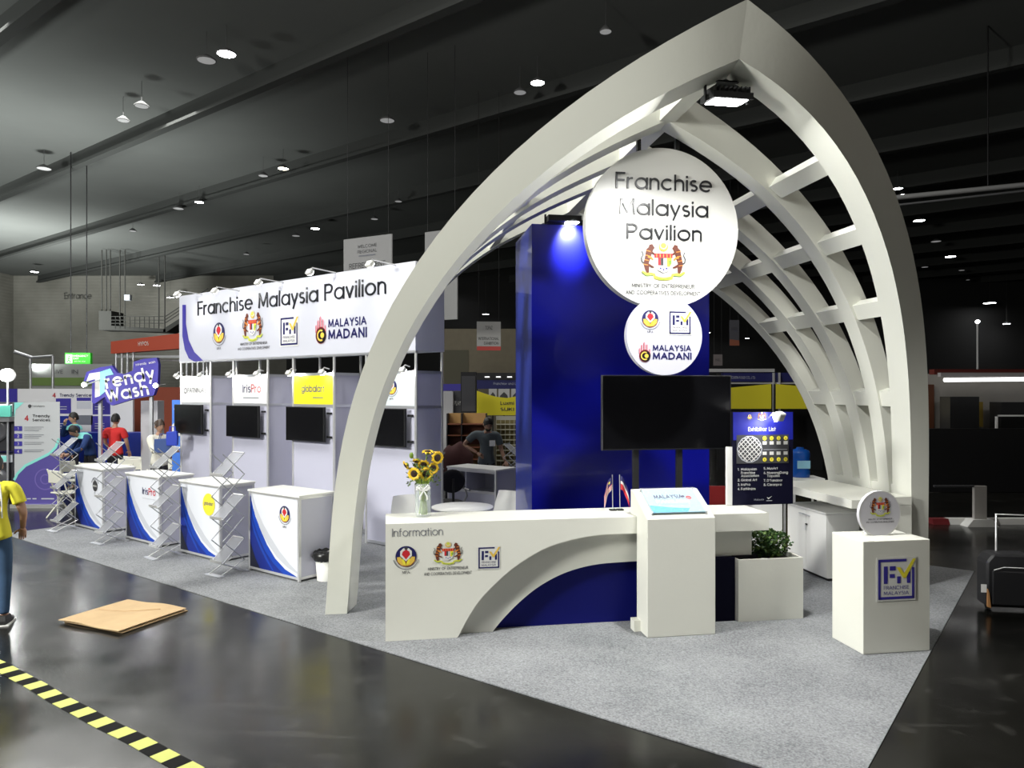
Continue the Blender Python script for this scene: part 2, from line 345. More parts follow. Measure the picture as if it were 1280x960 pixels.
# ================================================================== the setting
def floor_mat():
    m = bpy.data.materials.new('polished_concrete'); m.use_nodes = True; nt = m.node_tree; b = nt.nodes['Principled BSDF']; L = nt.links
    tc = nt.nodes.new('ShaderNodeTexCoord')
    def noise(sc, det, dist=0.0, src=None):
        n = nt.nodes.new('ShaderNodeTexNoise'); n.inputs['Scale'].default_value = sc; n.inputs['Detail'].default_value = det
        n.inputs['Distortion'].default_value = dist; L.new(src or tc.outputs['Object'], n.inputs['Vector']); return n
    def ramp(src, a, b_, ca, cb):
        r = nt.nodes.new('ShaderNodeValToRGB'); r.color_ramp.elements[0].position = a; r.color_ramp.elements[1].position = b_
        r.color_ramp.elements[0].color = ca; r.color_ramp.elements[1].color = cb; L.new(src, r.inputs[0]); return r
    n1 = noise(0.5, 6); r1 = ramp(n1.outputs['Fac'], 0.3, 0.75, (0.004, 0.004, 0.0035, 1), (0.014, 0.0135, 0.011, 1))
    n2 = noise(4, 9, 0.5); r2 = ramp(n2.outputs['Fac'], 0.60, 0.72, (0, 0, 0, 1), (1, 1, 1, 1))
    # long trowel and wheel marks
    mp = nt.nodes.new('ShaderNodeMapping'); mp.inputs['Scale'].default_value = (0.25, 2.2, 1); mp.inputs['Rotation'].default_value = (0, 0, R(-25))
    L.new(tc.outputs['Object'], mp.inputs[0]); n3 = noise(1.3, 7, 0.3, mp.outputs[0]); r3 = ramp(n3.outputs['Fac'], 0.63, 0.72, (0, 0, 0, 1), (1, 1, 1, 1))
    ad = nt.nodes.new('ShaderNodeMath'); ad.operation = 'MAXIMUM'; L.new(r2.outputs[0], ad.inputs[0]); L.new(r3.outputs[0], ad.inputs[1])
    ml = nt.nodes.new('ShaderNodeMath'); ml.operation = 'MULTIPLY'; ml.inputs[1].default_value = 0.16; L.new(ad.outputs[0], ml.inputs[0])
    mx = nt.nodes.new('ShaderNodeMixRGB'); mx.inputs[2].default_value = (0.16, 0.155, 0.145, 1); L.new(ml.outputs[0], mx.inputs[0]); L.new(r1.outputs[0], mx.inputs[1])
    L.new(mx.outputs[0], b.inputs['Base Color'])
    n4 = noise(1.7, 6, 0.4); r4 = ramp(n4.outputs['Fac'], 0.3, 0.7, (0.15, 0.15, 0.15, 1), (0.27, 0.27, 0.27, 1))
    L.new(r4.outputs[0], b.inputs['Roughness'])
    n5 = noise(3.0, 4); bp = nt.nodes.new('ShaderNodeBump'); bp.inputs['Strength'].default_value = 0.05; bp.inputs['Distance'].default_value = 0.01
    L.new(n5.outputs['Fac'], bp.inputs['Height']); L.new(bp.outputs[0], b.inputs['Normal'])
    b.inputs['Specular IOR Level'].default_value = 0.42
    return m
def carpet_mat():
    m = bpy.data.materials.new('grey_needle_carpet'); m.use_nodes = True; nt = m.node_tree; b = nt.nodes['Principled BSDF']; L = nt.links
    tc = nt.nodes.new('ShaderNodeTexCoord'); n = nt.nodes.new('ShaderNodeTexNoise'); n.inputs['Scale'].default_value = 70; n.inputs['Detail'].default_value = 6
    n2 = nt.nodes.new('ShaderNodeTexNoise'); n2.inputs['Scale'].default_value = 1.6; n2.inputs['Detail'].default_value = 5
    L.new(tc.outputs['Object'], n.inputs['Vector']); L.new(tc.outputs['Object'], n2.inputs['Vector'])
    a = nt.nodes.new('ShaderNodeMath'); a.operation = 'MULTIPLY_ADD'; a.inputs[1].default_value = 0.45; L.new(n2.outputs['Fac'], a.inputs[0]); L.new(n.outputs['Fac'], a.inputs[2])
    r = nt.nodes.new('ShaderNodeValToRGB'); r.color_ramp.elements[0].position = 0.45; r.color_ramp.elements[1].position = 1.0
    r.color_ramp.elements[0].color = (0.135, 0.14, 0.15, 1); r.color_ramp.elements[1].color = (0.37, 0.38, 0.395, 1)
    L.new(a.outputs[0], r.inputs[0]); L.new(r.outputs[0], b.inputs['Base Color']); b.inputs['Roughness'].default_value = 0.95
    b.inputs['Specular IOR Level'].default_value = 0.15
    bp = nt.nodes.new('ShaderNodeBump'); bp.inputs['Strength'].default_value = 0.5; bp.inputs['Distance'].default_value = 0.004
    L.new(n.outputs['Fac'], bp.inputs['Height']); L.new(bp.outputs[0], b.inputs['Normal']); return m
def clad_mat():      # ribbed metal cladding of the hall's gable
    m = bpy.data.materials.new('ribbed_cladding'); m.use_nodes = True; nt = m.node_tree; b = nt.nodes['Principled BSDF']; L = nt.links
    tc = nt.nodes.new('ShaderNodeTexCoord'); wv = nt.nodes.new('ShaderNodeTexWave'); wv.bands_direction = 'Z'; wv.inputs['Scale'].default_value = 1.2; wv.inputs['Distortion'].default_value = 0.2
    n = nt.nodes.new('ShaderNodeTexNoise'); n.inputs['Scale'].default_value = 0.35; n.inputs['Detail'].default_value = 6
    L.new(tc.outputs['Object'], wv.inputs[0]); L.new(tc.outputs['Object'], n.inputs['Vector'])
    r = nt.nodes.new('ShaderNodeValToRGB'); r.color_ramp.elements[0].position = 0.3; r.color_ramp.elements[1].position = 0.75
    r.color_ramp.elements[0].color = (0.17, 0.165, 0.14, 1); r.color_ramp.elements[1].color = (0.31, 0.30, 0.265, 1)
    L.new(n.outputs['Fac'], r.inputs[0]); L.new(r.outputs[0], b.inputs['Base Color']); b.inputs['Roughness'].default_value = 0.8
    bp = nt.nodes.new('ShaderNodeBump'); bp.inputs['Strength'].default_value = 0.25; bp.inputs['Distance'].default_value = 0.05
    L.new(wv.outputs[0], bp.inputs['Height']); L.new(bp.outputs[0], b.inputs['Normal']); return m

XL, XR, YB, YF, CH = -42.0, 46.0, -8.0, 62.0, 12.0
struct('floor', MB().box(XL, YB, -0.2, XR, YF, 0), floor_mat())
clad = clad_mat()
struct('wall_back', MB().box(XL, YF, 0, -19, YF+0.3, CH), clad)
struct('wall_back_right', MB().box(-19, YF, 0, XR, YF+0.3, CH), mat('dark_wall', (0.03, 0.03, 0.03), 0.9))
struct('wall_left', MB().box(XL-0.3, YB, 0, XL, YF, CH), clad)
struct('wall_right', MB().box(XR, YB, 0, XR+0.3, YF, CH), mat('dark_wall', (0.03, 0.03, 0.03), 0.9))
struct('wall_front', MB().box(XL, YB-0.3, 0, XR, YB, CH), mat('dark_wall', (0.03, 0.03, 0.03), 0.9))
roofm = mat('roof_deck', (0.15, 0.157, 0.15), 0.95, var=0.25, vscale=0.15, spec=0.1)
struct('ceiling', MB().box(XL, YB, CH, XR, YF, CH+0.2), roofm)
roofbeam = mat('roof_beam', (0.07, 0.073, 0.07), 0.9, spec=0.1)
for i in range(13):                       # roof beams run with the island's long direction
    y0 = -14+i*6.5
    pass
bm_ = []
for i in range(14):                       # beams clipped to the room
    mb = MB(); yl = -12+i*6.0
    # intersect local line y=yl with the room rectangle
    pts = []
    for t in np.linspace(-90, 90, 1801):
        X, Y, _ = ISL.pt(t, yl)
        if XL < X < XR and YB < Y < YF: pts.append(t)
    if len(pts) < 40: continue
    mb.box(pts[0], -0.15, 0, pts[-1], 0.15, 0.12); mb.box(pts[0], -0.03, 0.12, pts[-1], 0.03, 0.6)
    struct('trim_%d' % (len(bm_)+1), mb, roofbeam, ISL, (0, yl, CH-0.6)); bm_.append(1)

carp = MB().prism_xy([(-6.0, -2.92), (6.2, -2.92), (6.2, 3.37), (-6.0, 3.37)], 0.0, 0.008)
o = solo('carpet', carp, carpet_mat(), 'large grey exhibition carpet laid under the whole white pavilion', 'carpet', ISL)
Z0 = 0.009

# ================================================================== emblems (unit size, shared mesh data)
def pl(*a): return list(a)
def emblem_fm(big=False):
    b = MB(); f = navy if not big else indigo; ck = gold if not big else yellow; e = -0.006
    b.box(-0.5, 0, -0.5, 0.5, 0.006, 0.5, signwhite)
    for q in ((-.46, -.46, -.40, .46), (-.46, -.46, .46, -.40), (.40, -.46, .46, .26), (-.46, .40, .26, .46)):
        b.flat([(q[0], q[1]), (q[2], q[1]), (q[2], q[3]), (q[0], q[3])], e, f)
    for q in ((-.32, -.10, -.22, .30), (-.17, .20, -.02, .30), (-.17, .03, -.04, .12), (.02, -.10, .11, .06), (.27, -.10, .36, .16)):
        b.flat([(q[0], q[1]), (q[2], q[1]), (q[2], q[3]), (q[0], q[3])], e, f)
    b.flat([(.0, .27), (.17, .02), (.24, .02), (.20, .12), (.10, .27)], e*1.6, ck)
    b.flat([(.17, .02), (.24, .02), (.50, .46), (.42, .46), (.19, .12)], e*1.8, ck)
    b.text('FRANCHISE', 0, -.235, .64, .085, e, f, 0.008); b.text('MALAYSIA', 0, -.36, .64, .085, e, f, 0.008)
    return b.mesh('emblem')
def emblem_mfa():
    b = MB(); e = -0.006; cz = 0.1
    b.disc(0, cz, .36, e, navy, 32)
    n = 18
    b.flat([(.355*math.cos(a), cz+.355*math.sin(a)) for a in [R(200+140*i/n) for i in range(n+1)]], e*1.5, dkred)
    for sg in (-1, 1):
        b.flat([(0, cz-.33), (sg*.16, cz-.30), (sg*.29, cz-.17), (sg*.31, cz-.02), (sg*.20, cz-.01), (sg*.06, cz-.17)], e*2, gold)
        b.flat([(0, cz-.30), (sg*.10, cz-.26), (sg*.15, cz-.12), (sg*.10, cz-.07), (sg*.02, cz-.2)], e*2.4, yellow)
    b.flat([(0, cz-.17), (.20, cz+.02), (.20, cz+.18), (.10, cz+.28), (0, cz+.31), (-.10, cz+.28), (-.20, cz+.18), (-.20, cz+.02)], e*2.8, signwhite)
    b.flat([(0, cz-.10), (.145, cz+.07), (.11, cz+.17), (0, cz+.24), (-.11, cz+.17), (-.145, cz+.07)], e*3.2, red)
    b.disc(0, cz+.28, .055, e*3.6, charcoal, 12)
    b.ring(0, cz, .43, .455, e, greyl, 195, 345)
    b.text('MFA', 0, -.50, .26, .10, e, charcoal, 0.015)
    return b.mesh('emblem')
def emblem_crest():
    b = MB(); e = -0.006
    b.disc(0, .40, .11, e, gold, 20); b.disc(0, .425, .082, e*1.4, signwhite, 20); b.disc(0, .43, .066, e*1.8, yellowg, 12)
    for sg in (-1, 1):
        X = lambda p: [(sg*q[0], q[1]) for q in p]
        # rampant tiger: body, head, fore and hind legs, tail
        b.stroke(X([(.25, .40), (.33, .30), (.36, .15), (.40, .0), (.38, -.14), (.36, -.24)]), [.10, .15, .13, .12, .10, .05], e, brown)
        b.flat(X([(.20, .36), (.26, .46), (.33, .44), (.35, .36), (.28, .32)]), e*1.3, brown)
        b.stroke(X([(.34, .26), (.26, .25), (.19, .21)]), [.06, .05, .04], e*1.2, brown)
        b.stroke(X([(.36, .16), (.28, .13), (.24, .08)]), [.05, .045, .03], e*1.2, orange)
        b.stroke(X([(.38, -.02), (.29, -.07), (.22, -.10)]), [.07, .05, .03], e*1.2, brown)
        b.stroke(X([(.42, -.02), (.50, .03), (.51, .12), (.47, .20), (.50, .28)]), [.03, .03, .028, .025, .02], e, charcoal)
        for k in range(4):
            z = .28-.11*k; b.stroke(X([(.30+.02*k, z), (.40+.02*k, z+.02)]), .018, e*1.7, orange)
        b.stroke(X([(.50, -.20), (.40, -.27), (.30, -.25), (.21, -.27), (.20, -.34)]), [.05, .07, .06, .06, .05], e, yellowg)
        b.stroke(X([(.50, -.22), (.40, -.30), (.24, -.29)]), .015, e*1.5, green)
    b.flat([(-.20, .18), (.20, .18), (.20, -.02), (.14, -.16), (0, -.23), (-.14, -.16), (-.20, -.02)], e*2, signwhite)
    b.flat([(-.21, .24), (.21, .24), (.21, .13), (-.21, .13)], e*2.4, red)
    for k in range(5): b.stroke([(-.16+.08*k, .145), (-.16+.08*k, .225)], .014, e*2.8, gold)
    b.flat([(-.13, .13), (-.065, .13), (-.065, -.05), (-.13, -.05)], e*2.4, red); b.flat([(-.065, .13), (0, .13), (0, -.05), (-.065, -.05)], e*2.4, charcoal)
    b.flat([(0.01, .13), (.07, .13), (.07, -.05), (0.01, -.05)], e*2.4, lgrey); b.flat([(.08, .13), (.19, .13), (.19, -.0), (.14, -.08), (.08, -.08)], e*2.4, yellow)
    b.flat([(.12, .07), (.18, .09), (.18, .0), (.13, -.06)], e*2.8, green)
    for k in (-1, 0, 1): b.disc(k*.07, -.12-(.03 if k == 0 else 0), .022, e*2.8, indigo, 8)
    b.stroke([(-.21, -.33), (-.10, -.36), (0, -.37), (.10, -.36), (.21, -.33)], .075, e*1.4, yellowg)
    b.stroke([(-.17, -.35), (0, -.385), (.17, -.35)], .018, e*1.9, green)
    return b.mesh('emblem')
def emblem_hand():
    b = MB(); e = -0.006
    b.disc(0, -.2, .28, e, dkred, 28, .29); b.disc(0.015, -.215, .255, e*1.4, blackl, 28)
    b.ring(.0, -.2, .14, .20, e*1.8, gold, 60, 300); b.disc(.08, -.2, .10, e*2.2, gold, 12); b.disc(.08, -.2, .05, e*2.6, yellow, 8)
    for x, z1, wd in ((-.26, .18, .07), (-.155, .34, .08), (-.03, .46, .09), (.10, .36, .08), (.23, .16, .06)):
        b.flat([(x-wd/2, -.1), (x+wd/2, -.1), (x+wd/2, z1-.06), (x, z1), (x-wd/2, z1-.06)], e*.8, pink)
        b.flat([(x-wd/2, -.1), (x-wd/4, -.1), (x-wd/4, z1-.04), (x-wd/2, z1-.07)], e*1.0, dkred)
    return b.mesh('emblem')
EM = dict(fm=emblem_fm(), fmb=emblem_fm(True), mfa=emblem_mfa(), crest=emblem_crest(), hand=emblem_hand())
def emblem(kind, parent, x, z, y, size, sx=1.0):
    return part('emblem', EM[kind], None, parent, (x, y, z), scale=(size*sx, size, size))
def ministry(parent, x, z, y, wd, cap, m=charcoal):
    b = MB().text('MINISTRY OF ENTREPRENEUR', x, z, wd*0.84, cap, y, m, 0.022).text('AND COOPERATIVES DEVELOPMENT', x, z-cap*1.75, wd, cap, y, m, 0.022)
    return part('lettering', b, None, parent)
def madani(parent, x, z, y, h, fr_w=2.55):
    emblem('hand', parent, x-h*1.0, z, y, h)
    b = MB().text('MALAYSIA', x-h*.62, z+h*.04, h*1.9, h*.28, y, navy, 0.035, 'L').text('MADANI', x-h*.62, z-h*.36, h*1.92, h*.33, y, navy, 0.04, 'L')
    part('lettering', b, None, parent)

# ================================================================== the pointed-arch canopy
hh = np.array([0, .6, 1.2, 1.8, 2.2, 2.6, 3, 3.4, 3.8, 4.2, 4.6, 5.0, 5.2])
cc = np.array([3.32, 3.28, 3.22, 3.12, 3.02, 2.87, 2.66, 2.40, 2.08, 1.66, 1.08, .40, 0.0])
tt = np.array([0, -.06, -.14, -.26, -.38, -.54, -.75, -.98, -1.23, -1.53, -1.87, -2.12, -2.2])
al = np.concatenate([[0], np.cumsum(np.hypot(np.diff(hh), np.diff(cc)))]); al /= al[-1]
def sm_(v):
    wt = np.ones(len(v)); wt[0] = wt[-1] = 40
    return np.poly1d(np.polyfit(al, v, 6, w=wt))
NS = 30
ss = np.linspace(0, 1, NS+1); co = sm_(cc)(ss); ho = sm_(hh)(ss); to = sm_(tt)(ss)
co[0], ho[0], to[0] = 3.32, 0, 0; co[-1], ho[-1], to[-1] = 0, 5.2, -2.2
dn = np.stack([-np.gradient(ho), np.gradient(co)], 1); dn /= np.linalg.norm(dn, axis=1)[:, None]
def inner(wa, wb):
    wd = wa+(wb-wa)*ss**1.6
    ci = co+dn[:, 0]*wd; hi = ho+dn[:, 1]*wd
    k = np.clip((ss-0.6)/0.4, 0, 1)**2
    ci = ci-k*ci[-1]; hi = hi+k*(ho[-1]-0.40*(wb/0.33)-hi[-1]); hi[0] = 0; return ci, hi
canopy = thing('arch_canopy', 'tall white canopy of five nested pointed arches joined by short cross beams', 'canopy', PAV)
foot = [0, .33, .62, .92, 1.22]; over = [1.0, .43, -.05, -.45, -.95]     # overhang factor of each arch on the first one's
RW = [(.21, .33), (.19, .27), (.18, .26), (.17, .25), (.17, .25)]; RD = [.31, .24, .22, .22, .22]
def rib_t(k, s_i): return foot[k]+over[k]*to[s_i]
for k in range(5):
    ci, hi = inner(*RW[k]); d0 = 0.19 if k else RD[0]
    for sg in (-1, 1):
        v = []; mbh = MB(); ln_ = .26*(1-.6*k/4) if sg < 0 else 0
        for i in range(NS+1):
            t = rib_t(k, i); d = d0+(RD[k]-d0)*ss[i]; dx = 0.13*ss[i]**3*over[k]
            z0 = max(ho[i], Z0); z1 = max(hi[i], Z0)
            v += [(sg*co[i], t, z0), (sg*ci[i], t+dx, z1), (sg*ci[i]+ln_*d, t+dx+d, z1), (sg*co[i]+ln_*d, t+d, z0)]
        for j in range(4):
            vv = []
            for i in range(NS+1): vv += [v[i*4+j], v[i*4+(j+1) % 4]]
            mbh.add(vv, [(2*i, 2*i+1, 2*i+3, 2*i+2) if sg > 0 else (2*i+1, 2*i, 2*i+2, 2*i+3) for i in range(NS)], None, True)
        mbh.add(v[:4], [(3, 2, 1, 0) if sg > 0 else (0, 1, 2, 3)]); mbh.add(v[-4:], [(0, 1, 2, 3) if sg > 0 else (3, 2, 1, 0)])
        part('arch_half', mbh, cream, canopy)
ci, hi = inner(.2, .3); cm = (co*.45+ci*.55); hm = (ho*.45+hi*.55)
def stat(h): return int(np.argmin(abs(hm-h)))
for lv in (1.15, 2.10, 3.06, 3.75, 4.35):
    i = stat(lv); dv = np.array([-(hm[i+1]-hm[i-1]), cm[i+1]-cm[i-1]]); dv /= np.linalg.norm(dv); tv = np.array([dv[1], -dv[0]])
    hw = 0.09 if lv > 1.5 else 0.05; hn = 0.06
    for k in range(4):
        ta = rib_t(k, i)+(RD[k] if True else 0)-0.03; tb = rib_t(k+1, i)+0.02
        if tb-ta < 0.05: continue
        for sg in (-1, 1):
            q = [(cm[i]+a*tv[0]*hw+b_*dv[0]*hn, hm[i]+a*tv[1]*hw+b_*dv[1]*hn) for a, b_ in ((-1, -1), (1, -1), (1, 1), (-1, 1))]
            pts = [(sg*a, b_) for a, b_ in q]
            part('cross_beam', MB().prism_xz(pts, ta, tb), cream, canopy)
for k in range(4):
    ta = rib_t(k, NS)+RD[k]; tb = rib_t(k+1, NS)+0.12
    part('ridge_beam', MB().box(-.08, ta, 4.86, .08, tb, 5.06), cream, canopy)

# black floodlight under the apex of the front arch
fl = thing('floodlight', 'black floodlight with bright rectangular lens under apex of front arch', 'lamp', PAV, (0.03, -1.78, 4.58))
b = MB().box(-.17, -.13, 0, .17, .13, .05)
for i in range(9): b.box(-.15+i*.0365, -.11, .05, -.14+i*.0365, .11, .10)
part('housing', b, black, fl, rot=(R(8), 0, 0), bevel=0)
part('lens', MB().box(-.14, -.10, -.006, .14, .10, -.001), lampface, fl, rot=(R(8), 0, 0))
part('bracket', MB().box(-.19, -.015, -.01, -.178, .015, .17).box(.178, -.015, -.01, .19, .015, .17).box(-.19, -.015, .16, .19, .015, .172), black, fl)
p = PAV.pt(0.03, -1.80, 4.50)
light('AREA', 'floodlight_beam', p, 165, (1, 1, 0.97), 0.28, (p[0]-0.2, p[1]-0.5, 0), size_y=0.2)

# ================================================================== round hanging signs
RB = 0.81; sc, sh = PAV.on(829, 285, -0.35); sgn = thing('round_sign', 'big round white hanging sign lettered Franchise Malaysia Pavilion', 'sign', PAV, (sc, -0.35, sh))
b = MB()
def disc_solid(r, d, n=72):
    q = [(r*math.cos(2*PI*i/n), r*math.sin(2*PI*i/n)) for i in range(n)]; return MB().prism_xz(q, 0, d)
part('disc', disc_solid(RB, .11), signwhite, sgn)
px = RB/100.0
b = MB()
for body, x0, x1, yb, ycap in (('Franchise', 767, 893, 238, 218), ('Malaysia', 772, 888, 270, 250), ('Pavilion', 781, 879.5, 300, 281)):
    part('raised_lettering', MB().text(body, ((x0+x1)/2-829)*px, (285-yb)*px, (x1-x0)*px, (yb-ycap)*px, -0.004, blackl, 0.006, ext=0.012), None, sgn, label='glossy black raised word '+body)
emblem('crest', sgn, 0, (285-329.5)*px, -.004, 52*px, 1.08)
ministry(sgn, 0, (285-360)*px, -.004, 98*px, 5.0*px)
part('hanging_rod', MB().box(-.26, .04, .72, -.22, .08, 1.02), black, sgn); part('hanging_rod', MB().box(.15, .04, .76, .19, .08, 1.04), black, sgn)
sc2, sh2 = PAV.on(831, 419.5, -0.50); s2 = thing('round_sign', 'small round white sign with three emblems hanging below the big disc', 'sign', PAV, (sc2, -0.50, sh2))
part('disc', disc_solid(.392, .08), mat('sign_lilac', (0.58, 0.58, 0.67), 0.4), s2)
px = .392/50
emblem('mfa', s2, (811.5-831)*px, (419.5-401.5)*px, -.004, 30*px); emblem('fm', s2, (851-831)*px, (419.5-403)*px, -.004, 31*px)
madani(s2, (831.5-831)*px, (419.5-440)*px, -.004, 27*px)
part('hanging_rod', MB().box(-.1, .085, .2, .1, .15, .34), black, s2)

# ================================================================== information counter
CY = -.89
def oc(l, y): return [PAV.on(a, b_, y) for a, b_ in l]
def crm(p, n=6):
    P = [Vector(q) for q in p]; P = [P[0]*2-P[1]]+P+[P[-1]*2-P[-2]]; o_ = []
    for i in range(1, len(P)-2):
        for k in range(n):
            t = k/n; a, b_, c_, d = P[i-1:i+3]; o_.append(tuple(.5*((2*b_)+(c_-a)*t+(2*a-5*b_+4*c_-d)*t*t+(3*b_-a-3*c_+d)*t**3)))
    return o_+[tuple(P[-2])]
outer_a = oc([(571.8, 798), (585, 772.5), (600, 750), (620, 728.8), (645, 707.5), (675, 688.8), (700, 678.8), (732.5, 671), (760, 668), (790, 667)], CY)
inner_a = oc([(612.5, 793.8), (630, 772.5), (652.5, 750), (675, 732.5), (700, 718.8), (725, 710), (750, 705), (780, 702.5), (806, 701)], CY+.11)
outer_a = crm(outer_a); inner_a = crm(inner_a)
info = thing('information_counter', 'long white information counter with a swept arch cut out over blue', 'counter', PAV)
xl, xr, ztop = -2.73, 0.895, 1.04
f0 = [(xl, Z0), (outer_a[0][0], Z0)]+outer_a[1:-1]+[(0.2, .875), (xr, .875), (xr, ztop-.03), (xl, ztop-.03)]
part('front_panel', MB().prism_xz(f0, CY, CY+.11), cream2, info)
part('countertop', MB().box(xl, CY, ztop-.03, xr, CY+.56, ztop), cream2, info)
part('end_panel', MB().box(xl, CY+.11, Z0, xl+.04, CY+.56, ztop-.03), cream2, info)
part('end_panel', MB().box(xr-.04, CY+.11, .875, xr, CY+.56, ztop-.03), cream2, info)
part('back_lip', MB().box(xl+.04, CY+.53, .875, xr-.04, CY+.56, ztop-.03), cream2, info)
f1 = [(outer_a[0][0]-.3, Z0), (inner_a[0][0], Z0)]+inner_a[1:]+[(0.2, .62), (.775, .62), (.775, .875), (outer_a[0][0]-.3, .875)]
part('arch_band', MB().prism_xz(f1, CY+.112, CY+.21), cream2, info)
part('end_return', MB().box(.735, CY+.21, .62, .775, CY+.53, .875), cream2, info)
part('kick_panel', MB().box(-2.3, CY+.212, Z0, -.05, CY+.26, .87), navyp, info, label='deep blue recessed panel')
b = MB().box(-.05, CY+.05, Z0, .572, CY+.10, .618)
part('kick_panel', b, mat('near_black_navy', (0.001, 0.001, 0.008), 0.8, spec=0.1), info, label='near black recessed panel')  # panel right of the podium is near black navy
x, z = PAV.on(490, 671, CY); x2, _ = PAV.on(553.5, 669, CY); _, zc = PAV.on(490, 660.7, CY)
part('lettering', MB().text('Information', (x+x2)/2, z, x2-x, zc-z, CY-.003, greyl, 0.0), None, info)
x, z = PAV.on(507.5, 699, CY); emblem('mfa', info, x, z, CY-.003, .255)
x, z = PAV.on(560, 693, CY); emblem('crest', info, x, z, CY-.003, .225, 1.1)
x, z = PAV.on(560, 712, CY); ministry(info, x, z, CY-.003, .425, .026)
x, z = PAV.on(611, 697, CY); emblem('fm', info, x, z, CY-.003, .205)

# podium in front of the counter
pod = thing('podium', 'white slant-top podium in front of information counter with blue screen panel', 'podium', PAV)
px0, px1, yf, yb = -.43, .215, -1.18, -.895
prof = [(yf, Z0), (yb, Z0), (yb, ztop+.002), (-.72, ztop+.002), (-.72, 1.275), (-.78, 1.275), (yf, 1.065)]
part('body', MB().prism_yz(prof, px0, px1), cream2, pod, bevel=.004)
part('foot_block', MB().box(px0-.06, -1.0, Z0, px0, yb, .11), cream2, pod)
ang = math.atan2(1.275-1.065, -.78-yf); cxp = (px0+px1)/2
scr = part('display_panel', MB().box(-.25, 0, 0, .25, .36, .012), mat('print_pale_sky', (0.38, 0.56, 0.66), 0.5), pod, (cxp, yf+.05, 1.065+.05*math.tan(ang)+.012), (ang, 0, 0), label='printed panel shading from pale to bright blue')
b = MB()
b.add([(-.25, .0, .014), (.25, .0, .014), (.25, .10, .014), (.10, .055, .014), (-.05, .07, .014), (-.25, .11, .014)], [tuple(range(6))], cyan)
b.add([(.08, .0, .015), (.25, .0, .015), (.25, .15, .015), (.16, .12, .015)], [tuple(range(4))], skyb)
part('print', b, None, scr)
tb = MB(); tb.text('MALAYSIA', -.03, .205, .28, .06, 0, navy, .035).text('PAVILION', -.01, .14, .32, .04, 0, white, .035).text('FRANCHISE INTERNATIONAL', 0, .105, .25, .016, 0, greyl, 0)
tb.v = [(a, c, .016) for a, b_, c in tb.v]; part('lettering', tb, None, scr)
fb = MB(); fb.disc(.165, .215, .028, 0, red, 12).disc(.115, .235, .016, 0, navy, 8).disc(.165, .20, .02, 0, pink, 8); fb.v = [(a, c, .016) for a, b_, c in fb.v]; part('emblem', fb, None, scr)
for sx in (-.265, .265):
    for sy in (.0, .36): part('standoff', MB().lathe([(.009, 0), (.009, .03), (.0, .03)], 10), alu, scr, (sx*.97, sy, -.01))
part('cover_sheet', MB().box(-.27, -.01, .018, .27, .37, .022), mat('acrylic', (.9, .95, 1), 0.05, alpha=.10), scr, label='clear acrylic sheet')

# planter with its shrub
pt_ = thing('planter_box', 'square white planter box at right end of information counter', 'planter', PAV)
q = (0.585, -.885, 1.255, -.36)
b = MB(); hp = .60
b.box(q[0], q[1], Z0, q[2], q[1]+.02, hp); b.box(q[0], q[3]-.02, Z0, q[2], q[3], hp); b.box(q[0], q[1]+.02, Z0, q[0]+.02, q[3]-.02, hp); b.box(q[2]-.02, q[1]+.02, Z0, q[2], q[3]-.02, hp)
part('box', b, cream2, pt_)
part('soil', MB().box(q[0]+.02, q[1]+.02, .4, q[2]-.02, q[3]-.02, .555), mat('dark_soil', (0.012, 0.009, 0.007), 0.95, bump=1, bscale=60), pt_)
leafm = mat('shrub_leaf', (0.035, 0.10, 0.018), 0.5, var=0.35, vscale=9); leafl = mat('shrub_leaf_light', (0.13, 0.22, 0.05), 0.5, var=0.3, vscale=9)
sh_ = thing('potted_shrub', 'leafy green shrub growing in square white planter box', 'plant', PAV, (1.03, -.60, .553))
b = MB(); st = MB()
for k in range(15):
    a = 2*PI*k/15+random.uniform(-.2, .2); rr = random.uniform(.03, .2); hz = random.uniform(.12, .27)
    e = Vector((rr*math.cos(a)*1.15, rr*math.sin(a)*.8, hz)); st.tube([(0, 0, 0), (e.x*.4, e.y*.4, hz*.6), tuple(e)], .004, 5)
for k in range(1100):
    a = random.uniform(0, 2*PI); rr = math.sqrt(random.random()); z = random.uniform(.01, .25); lim = math.sin(min(1, (z+.05)/.31)*PI*.80)
    c = Vector((rr*.25*lim*math.cos(a), rr*.19*lim*math.sin(a), z)); ln = random.uniform(.025, .045); d = Vector((random.uniform(-1, 1), random.uniform(-1, 1), random.uniform(-.3, .9))).normalized(); s_ = d.cross(Vector((random.uniform(-1, 1), random.uniform(-1, 1), .3))).normalized()*ln*.42
    b.add([c, c+d*ln*.5+s_, c+d*ln, c+d*ln*.5-s_], [(0, 1, 2, 3)], leafl if random.random() < .35 else leafm)
part('stem', st, mat('stem_green', (0.06, 0.10, 0.02), 0.6), sh_); tag(part('foliage', b, None, sh_), kind='stuff')

# television on two posts
tv = thing('television', 'large black television on two black posts behind the podium', 'television', PAV, (.20, -.05, 0))
tx0, zt = PAV.on(752.5, 468.8, -.05); tx1, zb = PAV.on(914, 563.5, -.05); _, zb = PAV.on(753, 563.3, -.05); tx0 -= .20; tx1 -= .20
part('casing', MB().box(tx0, 0, zb, tx1, .05, zt), black, tv, bevel=.004); part('screen', MB().box(tx0+.012, -.002, zb+.015, tx1-.012, 0.0, zt-.012), blackg, tv)
part('bezel', MB().box(tx0, -.004, zt-.006, tx1, 0, zt).box(tx0, -.004, zb, tx0+.005, 0, zt), mat('bezel_grey', (0.1, 0.1, 0.1), .3), tv)
for xx in (-.325, .16):
    part('post', MB().box(xx-.03, .052, .04, xx+.03, .10, zb+.3), black, tv)
part('base', MB().box(-.55, -.2, Z0, .45, .35, .04), black, tv)

